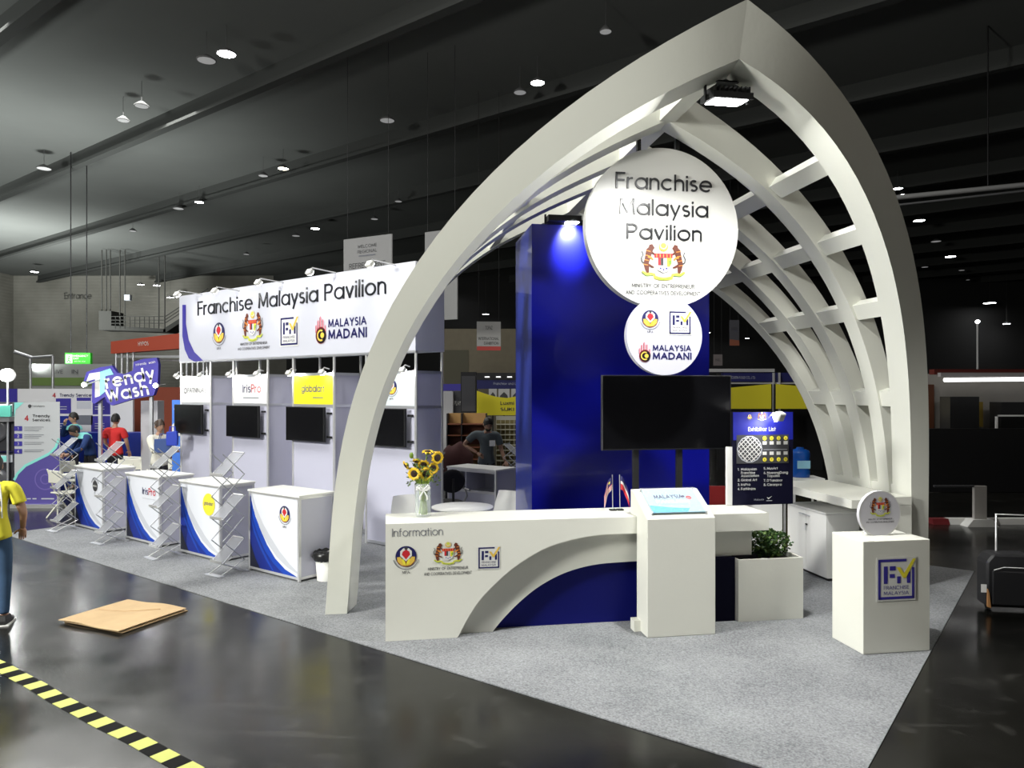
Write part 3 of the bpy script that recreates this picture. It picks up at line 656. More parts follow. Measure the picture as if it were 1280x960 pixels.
# exhibitor list board
bx0, bzt = PAV.on(916, 515, -.42); bx1, _ = PAV.on(991.3, 515, -.42); _, bzb = PAV.on(914.5, 635.6, -.42)
bd = thing('list_board', 'dark blue exhibitor list board standing on right end of counter', 'board', PAV, ((bx0+bx1)/2, -.42, 0))
W2 = (bx1-bx0)/2; bH = bzt-bzb; bzb = ztop+.004; u = bH/120.5
def bz(y): return bzb+(635.5-y)*u
def bxx(x): return (x-953)*u
part('board', MB().box(-W2, 0, bzb, W2, .03, bzt), mat('board_navy', (0.002, 0.002, 0.014), .6, spec=.2), bd)
part('header_print', MB().box(-W2+.003, -.003, bz(554), W2-.003, 0, bzt-.003), mat('board_blue', (0.008, 0.012, 0.26), .5), bd, label='royal blue header band')
part('edge_panel', MB().box(-W2-.055, .01, bzb, -W2, .05, bz(562.5)), white, bd, label='white side support')
part('rear_foot', MB().box(-.06, .03, bzb, .06, .12, bzb+.3), white, bd)
mp_ = MB().box(bxx(917), -.004, bz(583.5), bxx(987.5), -.001, bz(547.5), charcoal)
mp_.disc(bxx(934.5), bz(565.5), 17*u, -.006, lgrey, 14); mp_.disc(bxx(934.5), bz(565.5), 15.8*u, -.007, charcoal, 14)
for k in range(-3, 4):
    ln = math.sqrt(max(0, 15.5**2-(k*4.2)**2)); ca, sa = math.cos(R(42)), math.sin(R(42))
    for (dx, dy, ox, oy) in ((ca, sa, -sa, ca), (-sa, ca, ca, sa)):
        c0 = (bxx(934.5)+ox*k*4.2*u, bz(565.5)+oy*k*4.2*u)
        mp_.stroke([(c0[0]-dx*ln*u, c0[1]-dy*ln*u), (c0[0]+dx*ln*u, c0[1]+dy*ln*u)], 1.3*u if k % 2 else .8*u, -.009, signwhite)
for k in range(4):
    X_ = 954.5+k*9.5
    for yy in (552, 578.7):
        mp_.disc(bxx(X_), bz(yy), 2.7*u, -.008, yellow, 10)
    for y0 in (560, 573): mp_.flat([(bxx(X_-2.8), bz(y0)), (bxx(X_+2.8), bz(y0)), (bxx(X_+2.8), bz(y0-4.2)), (bxx(X_-2.8), bz(y0-4.2))], -.008, signwhite)
    mp_.text(str(k+1), bxx(X_), bz(553.4), None, 2.6*u, -.010, charcoal, .02); mp_.text(str(8-k), bxx(X_), bz(580.1), None, 2.6*u, -.010, charcoal, .02)
mp_.flat([(bxx(953), bz(566.5)), (bxx(985), bz(566.5)), (bxx(985), bz(566)), (bxx(953), bz(566))], -.008, lgrey)
part('floor_plan', mp_, None, bd)
lt = MB().text('Exhibitor List', bxx(951), bz(543), 37*u, 5.2*u, -.005, signwhite, .02)
for body, X_, yy, wd in (('1.', 918.5, 592, 2), ('Malaysian', 923, 592, 21), ('Franchise', 923, 596.5, 19), ('Association', 923, 600.3, 24), ('2.', 918.5, 605.5, 3), ('Global Art', 923, 605.5, 21.5), ('3.', 918.5, 611.2, 3), ('IrisPro', 923, 611.2, 12.5), ('4.', 918.5, 616.6, 3), ('FatNinjas', 923, 616.6, 19.5),
                         ('5.', 953.5, 591.5, 3), ('MusArt', 958, 591.5, 14.5), ('6.', 953.5, 597, 3), ('MyeongDong', 958, 597, 28.5), ('Topokki', 958, 601, 17), ('7.', 953.5, 606.7, 3), ("D'Tandoor", 958, 606.7, 21), ('8.', 953.5, 612, 3), ('Cleanpro', 958, 612, 20)):
    lt.text(body, bxx(X_), bz(yy), wd*u, 3.1*u, -.004, signwhite, .02, 'L')
lt.text('Malaysia', bxx(947), bz(630), 13*u, 2.2*u, -.004, lgrey, 0).flat([(bxx(957.5), bz(626)), (bxx(960), bz(629)), (bxx(965), bz(624.5)), (bxx(960.5), bz(627.2))], -.004, signwhite)
lt.flat([(bxx(957), bz(631)), (bxx(965), bz(631)), (bxx(965), bz(630.3)), (bxx(957), bz(630.3))], -.004, lgrey)
part('lettering', lt, None, bd)
emblem('mfa', bd, bxx(934.5), bz(525.5), -.005, 9*u); emblem('crest', bd, bxx(951), bz(525), -.005, 12*u)

def spot_lamp(name, label, fr, loc, rot, tilt, energy=25, group=None, arm=.5, tgt=None, size=.055, spotdeg=75, cat='lamp', col=(1, 1, 1)):
    t_ = thing(name, label, cat, fr, loc, rot, group)     # lamp head at the empty, arm runs back along +y
    part('lamp_head', MB().box(-size, -.03, -size*.8, size, .03, size*.8), plasticw, t_, rot=(R(tilt), 0, 0), bevel=.008)
    part('bulb', MB().box(-size*.8, .031, -size*.6, size*.8, .036, size*.6), lampsoft, t_, rot=(R(tilt), 0, 0))
    part('arm', MB().tube([(0, 0, .03), (0, .05, .07), (0, arm, .05)], .01, 6), alu2, t_)
    p_ = fr.pt(*loc); f2 = Fr((p_[0], p_[1]), math.degrees(fr.a)+rot)
    q_ = f2.pt(0, .05, loc[2]-.02); tg = tgt or f2.pt(0, arm, loc[2]-.6)
    light('SPOT', name+'_beam', q_, energy, col, .03, tg, spotdeg, .7); return t_
lx, lz = PAV.on(984.5, 521, -.75)
t_ = thing('clip_spotlight', 'white clip spotlight at top right corner of dark blue list board', 'lamp', PAV, (lx, -.60, lz))
part('lamp_head', MB().box(-.05, -.035, -.045, .05, .035, .045), plasticw, t_, rot=(R(25), 0, R(25)), bevel=.01)
part('bulb', MB().box(-.05, .036, -.04, .05, .042, .04), lampsoft, t_, rot=(R(-20), 0, R(25)))
part('arm', MB().tube([(0, 0, 0), (-.01, .10, .04), (-.02, .20, -.03)], .008, 6), alu2, t_)
light('SPOT', 'clip_spotlight_beam', PAV.pt(lx-.04, -.56, lz-.05), 7, (.95, .97, 1), .03, PAV.pt(lx-.25, -.42, lz-.3), 110, .8)

# plinth with round plaque
pn = thing('display_plinth', 'square cream plinth with printed franchise emblem at right front corner', 'plinth', PAV)
part('body', MB().box(1.20, -1.875, Z0, 1.825, -1.44, .952), cream2, pn, bevel=.004)
x, z = PAV.on(1119.5, 723.5, -1.875); eo = emblem('fmb', pn, x, z, -1.882, .365)  # flat emblem sticker in indigo and yellow
dx_, dz_ = PAV.on(1100, 641, -1.66)
pq = thing('round_plaque', 'round white plaque with tiger crest standing on cream plinth', 'plaque', PAV, (dx_, -1.66, .953))
r_ = .20; n = 60; q = [(r_*math.cos(a), max(0, .188+r_*math.sin(a))) for a in [2*PI*i/n for i in range(n)]]
part('disc', MB().prism_xz(q, 0, .035), mat('plaque_white', (0.62, 0.61, 0.66), .4), pq); emblem('crest', pq, 0, .24, -.003, .19)
ministry(pq, 0, .135, -.003, .27, .014); part('rim', MB().ring(0, .188, .192, .20, -.001, signwhite, -70, 250, 40), None, pq)
part('foot', MB().box(-.1, .035, 0, .1, .09, .015), signwhite, pq)

# bench counter along the right arch feet
bn = thing('side_bench', 'long white counter shelf running beside right feet of arches', 'counter', PAV)
part('shelf', MB().prism_xy([(2.17, -.30), (2.60, -.30), (2.60, -.17), (2.985, -.17), (2.985, 1.40), (2.17, 1.40)], .955, 1.045), cream2, bn)
part('end_support', MB().prism_xz([(2.50, .953), (2.985, .953), (2.985, Z0), (2.72, Z0)], -.168, -.12), cream2, bn)
part('end_support', MB().box(2.80, 1.3, Z0, 2.985, 1.36, .955), cream2, bn)
part('back_panel', MB().box(2.94, -.118, Z0, 2.985, 1.3, .955), cream2, bn)
cb = thing('storage_cabinet', 'low white two-door cabinet under the side counter shelf', 'cabinet', PAV, (2.29, .35, 0))
part('body', MB().box(.015, 0, .04, .42, .84, .78), white, cb); part('top', MB().box(-.01, -.01, .78, .43, .85, .80), white, cb, bevel=.003)
part('base', MB().box(.03, .01, Z0, .41, .83, .04), black, cb)
for k in range(2):
    d_ = part('door', MB().box(0, .003+k*.42, .045, .014, .417+k*.42, .775), white, cb)
    yh = .33+k*.18 if k == 0 else .45
    part('handle', MB().box(-.022, yh-.0, .71, 0, yh+.10, .722), alu, d_) if k == 0 else part('handle', MB().box(-.022, .45, .71, 0, .55, .722), alu, d_)
part('keyhole', MB().lathe([(.012, 0), (.012, .02), (0, .02)], 10), black, cb, (0, .40, .60), (0, R(-90), 0))
part('keys', MB().box(-.025, .395, .53, -.018, .405, .60), alu, cb)
# low white cabinet further back
cb2 = thing('storage_cabinet', 'plain white cabinet partly hidden behind the list board', 'cabinet', PAV, (1.95, 1.25, 0))
part('body', MB().box(0, 0, .04, .30, .4, .80), white, cb2); part('base', MB().box(.01, .01, Z0, .29, .39, .04), black, cb2); part('door', MB().box(.005, -.012, .05, .295, 0, .79), white, cb2)

# water bottle on small table
X_, Y_, Z_ = at(1000, 597, 10.4)
wt = thing('side_table', 'small white side table behind the side counter', 'table', WLD, (X_+.05, Y_, 0))
part('tabletop', MB().box(-.22, -.2, .97, .22, .2, 1.0), white, wt)
for sx in (-1, 1):
    for sy in (-1, 1): part('leg', MB().box(sx*.2-.012, sy*.18-.012, 0, sx*.2+.012, sy*.18+.012, .97), white, wt)
wb = mat('water_blue', (0.01, 0.09, 0.42), .1, coat=.3)
for k in range(1):
    wbt = thing('water_bottle', 'big blue water bottle standing on small white side table', 'bottle', WLD, (X_, Y_, 1.001))
    prof = [(.0, 0), (.125, 0), (.135, .02), (.135, .10), (.128, .12), (.135, .14), (.135, .24), (.128, .26), (.135, .28), (.135, .34), (.12, .38), (.05, .40), (.05, .42), (0, .42)]
    part('body', MB().lathe(prof, 24), wb, wbt); part('label', MB().box(-.09, -.14, .13, .09, -.134, .24), skyb, wbt)

# blue tower
tw = thing('blue_tower', 'tall glossy blue tower block behind the round signs', 'tower', PAV)
tz = 4.19; part('front_panel', MB().box(-1.033, 1.1, Z0, 1.193, 1.14, tz), blue, tw)
part('side_panel', MB().box(-1.033, 1.14, Z0, -.993, 2.22, tz), mat('tower_side_sheen', (0.03, 0.05, 0.34), 0.32, coat=.5), tw, label='glossier blue side panel')  # reflected light painted in as a lighter blue on this side
part('side_panel', MB().box(1.153, 1.14, Z0, 1.193, 2.22, tz), blue, tw); part('back_panel', MB().box(-.993, 2.18, Z0, 1.153, 2.22, tz), blue, tw)
part('top_panel', MB().box(-.993, 1.14, tz-.03, 1.153, 2.18, tz), blue, tw)
lx, lz = PAV.on(706, 276, 1.0); t_ = thing('tower_floodlight', 'black floodlight clamped on top edge of blue tower', 'lamp', PAV, (lx, 1.10, tz))
part('housing', MB().box(-.2, -.12, .02, .2, .06, .09), black, t_); part('bracket', MB().box(-.22, .0, 0, -.2, .03, .12).box(.2, .0, 0, .22, .03, .12), black, t_)
part('lens', MB().box(.02, -.11, .012, .17, 0, .019), lampface, t_)
lx, _ = PAV.on(716, 276, 1.0); light('SPOT', 'tower_floodlight_beam', PAV.pt(lx+.02, .80, tz+.06), 260, (.9, .95, 1), .04, PAV.pt(lx, 1.1, tz-.22), 60, 1.0)

# vase with sunflowers
vx, vy = PAV.loc(*at(529, 646, 6.86)[:2]); vs = thing('glass_vase', 'clear glass vase with white ribbon on information counter', 'vase', PAV, (vx, vy, ztop+.001))
glass = mat('clear_glass', (.85, .92, .92), 0.02, alpha=.22); prof = [(0, 0), (.066, 0), (.07, .01), (.074, .06), (.073, .2), (.062, .26), (.066, .31), (.063, .31), (.058, .26), (.069, .2), (.069, .06), (.063, .018), (0, .018)]
part('body', MB().lathe(prof, 28), glass, vs)
rb = MB()
for sg in (-1, 1):
    rb.tube([(0, -.07, .255), (sg*.04, -.085, .30), (sg*.065, -.08, .275), (sg*.03, -.078, .25), (0, -.07, .255)], .008, 6); rb.tube([(0, -.072, .25), (sg*.03, -.085, .20), (sg*.035, -.082, .165)], .007, 6)
rb.lathe([(.067, .25), (.067, .275)], 24); part('ribbon', rb, white, vs)
gs = MB()
for k in range(22):
    a = k*2.4; r0 = .045*math.sqrt(random.random()); gs.tube([(r0*math.cos(a+1), r0*math.sin(a+1), .02), (r0*.7*math.cos(a), r0*.7*math.sin(a), .16), (.045*math.cos(a), .045*math.sin(a), .30), (.07*math.cos(a), .06*math.sin(a), .36)], .004, 5)
tag(part('filler_stems', gs, mat('cut_stem', (0.30, 0.42, 0.05), .5), vs), kind='stuff')
gf = MB()
for k in range(150):
    a = random.uniform(0, 2*PI); rr_ = .15*math.sqrt(random.random()); c_ = Vector((rr_*math.cos(a), rr_*.6*math.sin(a)+.02, random.uniform(.32, .50)-rr_*.3)); d = Vector((random.uniform(-1, 1), random.uniform(-1, 1), random.uniform(-.2, 1))).normalized(); s_ = d.cross(Vector((.3, 1, .2))).normalized()*.008
    gf.add([c_, c_+d*.018+s_, c_+d*.04, c_+d*.018-s_], [(0, 1, 2, 3)])
tag(part('filler_leaves', gf, mat('filler_leaf', (0.10, 0.17, 0.03), .6, var=.3, vscale=20), vs), kind='stuff')
stemg = mat('flower_stem', (0.16, 0.26, 0.03), .5); petal = mat('sunflower_petal', (0.95, 0.62, 0.03), .55, var=.15, vscale=30); seed = mat('sunflower_seed', (0.03, 0.010, 0.006), .8, bump=1, bscale=150)
for n_, (fx, fy, rr, kind, tilt, yaw, lab) in enumerate([(546.8, 572.4, .058, 1, -5, 25, 'topmost right'), (541.6, 585.4, .05, 1, 0, 20, 'right middle, below the topmost'), (532.7, 592.5, .06, 1, 0, 0, 'lowest and most central'), (517.6, 592, .055, 1, 0, -20, 'lower left'), (529.6, 580.7, .05, 1, -35, 0, 'in the middle tilted upwards'),
                                                  (535, 565.6, .052, 2, 80, 0, 'highest, seen from below its green back'), (521.5, 576.6, .042, 1, -60, -35, 'upper left and half open'), (507.7, 581.8, .045, 1, -30, -75, 'leftmost, turned sideways'), (514.5, 570, .03, 0, 0, 0, 'green bud at upper left')]):
    lx, lz = PAV.on(fx, fy, vy-.02); dx_ = lx-vx; z_ = lz-ztop
    f_ = thing('sunflower', ('sunflower in the glass vase, ' if kind else 'unopened sunflower in the glass vase, ')+lab, 'flower', PAV, (vx, vy, ztop+.03), 0, 'sunflowers in the glass vase')
    z_ -= .03; a_ = n_*2.4
    sy_ = {2: .02, 5: .03, 8: .02}.get(n_, 0) - (.03 if n_ in (2, 3) else 0)
    part('stem', MB().tube([(.03*math.cos(a_), .03*math.sin(a_), 0), (-.03*math.cos(a_)*.6, -.02*math.sin(a_), .15), (dx_*.25, sy_*.3, .25), (dx_*.8, sy_+.02, z_-.03), (dx_, sy_+.012, z_)], .006, 6), stemg, f_)
    M_ = Matrix.Translation((dx_, sy_, z_)) @ Matrix.Rotation(R(yaw), 4, 'Z') @ Matrix.Rotation(R(-tilt), 4, 'X')
    if kind:
        pb = MB(); rr *= 1.18
        for lay, cnt in ((0, 16), (1, 14)):
            for k in range(cnt):
                a = 2*PI*(k+.5*lay)/cnt; u_ = Vector((math.cos(a), 0, math.sin(a))); v_ = Vector((-math.sin(a), 0, math.cos(a))); y_ = -.004*lay
                r0, r1 = rr*.42, rr*(1.0 if lay == 0 else .86)
                P_ = [u_*r0-v_*.005+Vector((0, y_, 0)), u_*(r0+r1)*.55-v_*rr*.21+Vector((0, y_-.006, 0)), u_*r1+Vector((0, y_+.006*(1 if k % 2 else -1), 0)), u_*(r0+r1)*.55+v_*rr*.21+Vector((0, y_-.006, 0)), u_*r0+v_*.005+Vector((0, y_, 0))]
                pb.add([tuple(M_ @ q) for q in P_], [(0, 1, 2, 3, 4)])
        part('petals', pb, petal, f_)
        part('seed_head', MB().ell((0, -.006, 0), (rr*.5, .012, rr*.5), M=M_), seed, f_)
    part('calyx', MB().ell((0, .012, 0), (rr*.42, .014, rr*.42) if kind else (.02, .02, .03), M=M_), stemg, f_)
    lf = MB()
    for k in range(3):
        a = a_+k*2.1; c_ = Vector((dx_*.8, sy_*.5+.01, z_-.045-.02*k)); d_ = Vector((math.cos(a), math.sin(a)*.6, .25)).normalized(); s_ = d_.cross(Vector((0, 0, 1))).normalized()
        lf.add([tuple(c_), tuple(c_+d_*.025+s_*.014), tuple(c_+d_*.055), tuple(c_+d_*.025-s_*.014)], [(0, 1, 2, 3)])
    part('leaves', lf, leafm, f_)

# table flags
for fx, kind, lab in ((766, 0, 'small striped table flag with blue canton on the counter, left one'), (775, 1, 'small red, white and blue table flag on the counter, right one')):
    x, _ = PAV.on(fx, 634, -.5); f_ = thing('table_flag', lab, 'flag', PAV, (x, -.5, ztop+.001), 0)
    part('pole', MB().tube([(0, 0, .01), (-.005, 0, .35)], .004, 6), alu2, f_); part('base', MB().box(-.03, -.03, 0, .03, .03, .012), black, f_)
    b = MB(); NX, NZ = 14, 14; sx = -1 if kind == 0 else 1
    def fp(i, j):      # drooping cloth hung from the pole
        a, c_ = i/NX, j/NZ; return (sx*(a*.085+.006), -.012*math.sin(a*9)-.01*a, .335-c_*.13-a*a*.17-.02*a)
    V_ = [fp(i, j) for j in range(NZ+1) for i in range(NX+1)]
    for j in range(NZ):
        for i in range(NX):
            if kind == 0: m_ = (yellow if (3 < i < 6 and 2 < j < 5) else navy) if (i < 7 and j < 8) else (red if j % 2 == 0 else signwhite)
            else: m_ = navy if 0 <= j < 5 else (signwhite if j < 8 else red)
            q_ = [j*(NX+1)+i, j*(NX+1)+i+1, (j+1)*(NX+1)+i+1, (j+1)*(NX+1)+i]
            b.add([V_[k] for k in q_], [(0, 1, 2, 3)], m_)
    part('cloth', b, None, f_)

# ================================================================== booth row
XRs = [0.0, -1.72, -3.40, -5.12]
units = [('MFA', 'rightmost, with the round emblem panel'), ('globalart', 'second from right, with the yellow header panel'), ('IrisPro', 'second from left, with a red and grey lettered header'), ('FATNINJAS', 'leftmost, with small black lettered header')]
headm = mat('header_white', (0.80, 0.80, 0.80), .4); headb = mat('header_pale_blue', (0.66, 0.72, 0.76), .4); headyel = mat('header_yellow', (0.80, 0.72, 0.02), .4)
for k, (xr_, (nm, lab)) in enumerate(zip(XRs, units)):
    t_ = thing('booth_wall', 'white system wall with silver posts, '+lab, 'partition', ISL, (xr_, 0, 0), 0, 'booth wall units in the row')
    for (x, y) in ((-1.0, 0), (0, 0), (0, .52), (-1.0, .52)):
        part('post', MB().prism_xy([(x+.022*math.cos(a), y+.022*math.sin(a)) for a in [R(22.5+45*i) for i in range(8)]], Z0, 2.765), alu2, t_)
    for z in (.05, 1.99, 2.475):
        part('rail', MB().box(-.98, -.012, z-.02, -.02, .012, z+.02), alu, t_)
        part('rail', MB().box(-.012, .02, z-.02, .012, .50, z+.02), alu, t_)
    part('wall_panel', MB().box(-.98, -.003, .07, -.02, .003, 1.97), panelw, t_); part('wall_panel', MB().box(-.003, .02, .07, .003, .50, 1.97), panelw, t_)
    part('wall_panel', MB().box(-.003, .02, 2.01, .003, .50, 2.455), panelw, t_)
    hd = part('header_panel', MB().box(-.98, -.008, 2.01, -.02, .004, 2.455), (headb, headyel, headm, headm)[k], t_, label=('pale blue header', 'yellow header', None, None)[k])
    if k == 0:
        part('emblem', EM['mfa'], None, t_, (-.47, -.012, 2.24), scale=.30)
    elif k == 1: part('lettering', MB().text('globalart', -.5, 2.20, .56, .11, -.012, royal, .01).flat([(-.5, 2.12), (-.25, 2.12), (-.25, 2.105), (-.5, 2.105)], -.012, greyl), None, t_)
    elif k == 2: part('lettering', MB().text('Iris', -.72, 2.19, .25, .14, -.012, navy, .01, 'L').text('Pro', -.46, 2.19, .28, .14, -.012, red, .01, 'L').flat([(-.7, 2.11), (-.24, 2.11), (-.24, 2.095), (-.7, 2.095)], -.012, greyl), None, t_)
    else: part('lettering', MB().text('FATNINJAS', -.45, 2.19, .62, .085, -.012, charcoal, .01).ring(-.84, 2.225, .035, .055, -.012, charcoal), None, t_)
    bw = .72
    if k < 3:
        g = thing('back_panel', 'recessed white infill panel in the booth row, left of the wall '+lab.split(',')[0], 'partition', ISL, (xr_-1.0, .52, 0))
        part('wall_panel', MB().box(-.66, -.003, .07, -.025, .003, 2.455), panelw, g); part('rail', MB().box(-.66, -.012, 2.455, -.025, .012, 2.495), alu, g); part('rail', MB().box(-.66, -.012, Z0, -.025, .012, .07), alu, g)
    tvt = thing('wall_television', 'black flat television mounted on white booth wall, '+lab.split(',')[0], 'television', ISL, (xr_, 0, 0), 0, 'televisions on the booth row')
    part('casing', MB().box(-1.02, -.13, 1.44, -.09, -.085, 1.97), black, tvt, bevel=.004); part('screen', MB().box(-1.008, -.132, 1.455, -.102, -.13, 1.96), blackg, tvt)
    part('wall_mount', MB().box(-.6, -.085, 1.6, -.3, -.012, 1.8).box(-.12, -.05, 1.50, -.03, -.02, 1.53).box(-.12, -.05, 1.86, -.03, -.02, 1.89), black, tvt)
    for j, xx in enumerate((-.93, -.12)):
        if k == 0 and j == 0: continue
        spot_lamp('clip_lamp', 'small white clip lamp over the %s corner of the booth header, %s' % (('left', 'right')[j], lab.split(',')[0]), ISL, (xr_+xx, -.14, 2.50), 0, -38, 5, 'clip lamps over the booth headers', .14, spotdeg=120, size=.045)

fa = thing('fascia', 'long white overhead fascia lettered Franchise Malaysia Pavilion above the booth row', 'sign', ISL)
zf0, zf1 = 2.77, 3.99; xf0, xf1 = -6.14, .02
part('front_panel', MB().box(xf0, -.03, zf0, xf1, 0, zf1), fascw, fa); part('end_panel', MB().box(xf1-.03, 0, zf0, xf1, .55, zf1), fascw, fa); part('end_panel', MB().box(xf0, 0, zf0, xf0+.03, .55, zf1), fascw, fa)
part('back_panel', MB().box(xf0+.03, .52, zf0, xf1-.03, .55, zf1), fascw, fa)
for z in (zf0-.03,): part('rail', MB().box(xf0, -.028, z, xf1, .0, z+.03), alu, fa)
b = MB(); O = [ISL.on(a, c_, -.033) for a, c_ in ((228, 381), (232.5, 381), (232.5, 405), (236, 425), (243, 440), (254, 450.8), (243, 452), (236, 448), (231, 437), (228, 420))]
b.flat(O, -.034, indigo); part('curved_band', b, None, fa, label='indigo curved band')
b = MB(); xa, za = ISL.on(247.5, 394.4, -.033); xb, zb_ = ISL.on(483, 367.7, -.033)
for word, p0, p1 in (('Franchise', 247.5, 316), ('Malaysia', 323.5, 398), ('Pavilion', 406, 483)):
    xa, _ = ISL.on(p0, 380, -.033); xb, _ = ISL.on(p1, 370, -.033)
    part('raised_lettering', MB().text(word, (xa+xb)/2, 3.585, xb-xa, .255, -.036, blackl, .009, ext=.01), None, fa, label='black raised word '+word)
x, z = ISL.on(273.5, 419.5, -.04); emblem('mfa', fa, x, z+.0, -.036, .50)
x, z = ISL.on(315.5, 410, -.04); emblem('crest', fa, x, z, -.036, .56)
x, z = ISL.on(316.5, 431, -.04); ministry(fa, x, z, -.036, .92, .045)
x, z = ISL.on(361, 414, -.04); emblem('fm', fa, x, z, -.036, .48)
x, z = ISL.on(424, 410, -.04); madani(fa, x+.02, z, -.036, .45)
for j, (px_, py_) in enumerate(((221, 368), (268, 363.5), (322.5, 353), (387, 340), (462, 330))):
    x, z = ISL.on(px_, py_, -.5)
    spot_lamp('arm_spotlight', 'long-armed white spotlight leaning out over the fascia, '+('leftmost of the five', 'second from left, above the word Franchise', 'middle one', 'fourth, above the word Malaysia', 'rightmost, in front of the grey notice')[j], ISL, (x, -.5, z), 0, -35, 7, 'arm spotlights over the fascia', .48, tgt=ISL.pt(x, 0, 3.5), spotdeg=85)

# reception counters of the booths
pblack = mat('print_black_blue', (0.008, 0.010, 0.035), .4); pwhite = mat('counter_print_white', (0.72, 0.74, 0.80), .42, var=.02)
def counter_geo(t_):
    part('front_panel', MB().box(-.97, .004, .06, -.03, .012, .96), pwhite, t_)
    part('end_panel', MB().box(-.012, .03, .06, -.004, .47, .96), panelw, t_); part('end_panel', MB().box(-.996, .03, .06, -.988, .47, .96), panelw, t_)
    part('back_panel', MB().box(-.97, .488, .06, -.03, .496, .96), panelw, t_)
    for (x, y) in ((-.985, .015), (-.015, .015), (-.015, .485), (-.985, .485)): part('post', MB().box(x-.015, y-.015, Z0, x+.015, y+.015, .98), alu2, t_)
    for z in (.03, .955): part('rail', MB().box(-.97, .001, z, -.03, .025, z+.03).box(-.025, .03, z, -.001, .47, z+.03), alu2, t_)
    part('worktop', MB().box(-1.01, -.01, .98, .01, .51, 1.005), white, t_, bevel=.003)
    b = MB(); e_ = [(-.97, .95), (-.93, .83), (-.86, .68), (-.75, .52), (-.62, .36), (-.46, .22), (-.27, .12), (-.03, .06)]
    b.flat([(-.97, .06)]+[(-.27, .06)][:0]+[(x, z) for x, z in e_][::-1], .0035, brightblue)
    b2 = [(-.97, .80), (-.90, .62), (-.80, .45), (-.66, .28), (-.50, .16), (-.33, .075), (-.30, .06), (-.97, .06)]
    b.flat(b2[::-1], .0025, royal)
    b.stroke([(-.97, .70), (-.88, .50), (-.76, .33), (-.62, .18), (-.50, .07)], [.02, .035, .04, .035, .02], .0018, brightblue)
    b.flat([(-.97, .06), (-.76, .06), (-.86, .17), (-.97, .36)], .0012, pblack)
    b.stroke([(-.93, .95), (-.86, .76), (-.74, .58), (-.58, .42), (-.40, .28), (-.20, .17), (-.03, .11)], [.0, .06, .09, .10, .09, .06, .02], .0030, lgrey)
    part('curved_graphic', b, None, t_, label='royal blue and grey swoosh')
clab = ['white reception counter with a blue swoosh and the round emblem, nearest to the arch', 'white reception counter with a blue swoosh and a yellow disc', 'white reception counter with a blue swoosh and red and dark IrisPro style lettering', 'white reception counter with a blue swoosh and round black badge, farthest left']
clab[2] = 'white reception counter with a blue swoosh and red and dark lettering'
for k, s_ in enumerate((.07, -1.56, -3.09, -4.83)):
    t_ = thing('reception_counter', clab[k], 'counter', ISL, (s_, -1.97, 0), 0, 'reception counters along the aisle'); counter_geo(t_)
    if k == 0: emblem('mfa', t_, -.27, .74, -.001, .27)
    elif k == 1: part('emblem', MB().disc(-.27, .73, .145, 0, yellow).text('globalart', -.27, .72, .22, .045, -.002, royal, .01), None, t_)
    elif k == 2: part('lettering', MB().text('Iris', -.50, .72, .17, .10, -.001, navy, .02, 'L').text('Pro', -.32, .72, .20, .10, -.001, red, .02, 'L').flat([(-.5, .67), (-.14, .67), (-.14, .66), (-.5, .66)], -.001, lgrey), None, t_)
    else: part('emblem', MB().disc(-.27, .72, .085, -.001, charcoal).ring(-.27, .72, .12, .135, -.001, greyl, 20, 160).text('NINJAS', -.27, .705, .13, .03, -.003, signwhite, .02).text('FAT', -.27, .80, .1, .03, -.003, charcoal, .02).text('EST', -.27, .60, .06, .02, -.003, charcoal, 0), None, t_)

# folding zig-zag brochure stands
standm = mat('stand_grey_metal', (.42, .43, .45), .4, .6)
mesht = mat('perforated_grey', (0.42, 0.43, 0.46), .5, .4, alpha=.45)
def brochure_stand(name, label, fr, loc, rot, group, H=1.46, D=.30, W=.23, scale=1):
    t_ = thing(name, label, 'stand', fr, loc, rot, group)
    n = 5; z0 = .16; dz = (H-z0)/(n+.0)
    for k in range(n):
        za = z0+k*dz; zb2 = za+dz
        for sx in (-1, 1):
            x = sx*(W/2-.004); b = MB()
            b.tube([(x, 0, za), (x, D, zb2)], .0065, 5); b.tube([(x, D*.0+D, za), (x, 0, zb2)], .0065, 5)
            part('lattice_arm', b, standm, t_)
        if k in (0, 2, 4):      # tray facing the aisle, leaning back
            b = MB(); v = [(-W/2, 0, za), (W/2, 0, za), (W/2, D*.98, zb2), (-W/2, D*.98, zb2)]
            M_ = None; b.add(v+[(a, c_+.006, d_-.006) for a, c_, d_ in v], [(0, 1, 2, 3), (7, 6, 5, 4)], mesht)
            b.tube([(-W/2, 0, za), (W/2, 0, za)], .009, 5, alu2); b.tube([(-W/2, D*.98, zb2), (W/2, D*.98, zb2)], .007, 5, alu2)
            b.box(-W/2, -.02, za, W/2, -.012, za+.03, alu2); part('tray', b, None, t_)
        else:
            b = MB(); b.tube([(-W/2, D, za), (W/2, D, za)], .009, 5, alu2); b.tube([(-W/2, 0, zb2), (W/2, 0, zb2)], .007, 5, alu2); part('cross_bar', b, None, t_)
    for sx in (-1, 1): part('leg', MB().tube([(sx*(W/2-.004), 0, z0), (sx*(W/2-.004), D+.03, .02)], .0065, 5).tube([(sx*(W/2-.004), D, z0), (sx*(W/2-.004), -.03, .02)], .0065, 5), alu2, t_)
    part('foot_plate', MB().box(-W/2-.03, -.08, Z0, W/2+.03, .0, .022), alu, t_); part('foot_plate', MB().box(-W/2-.03, D, Z0, W/2+.03, D+.06, .022), alu, t_)
    return t_
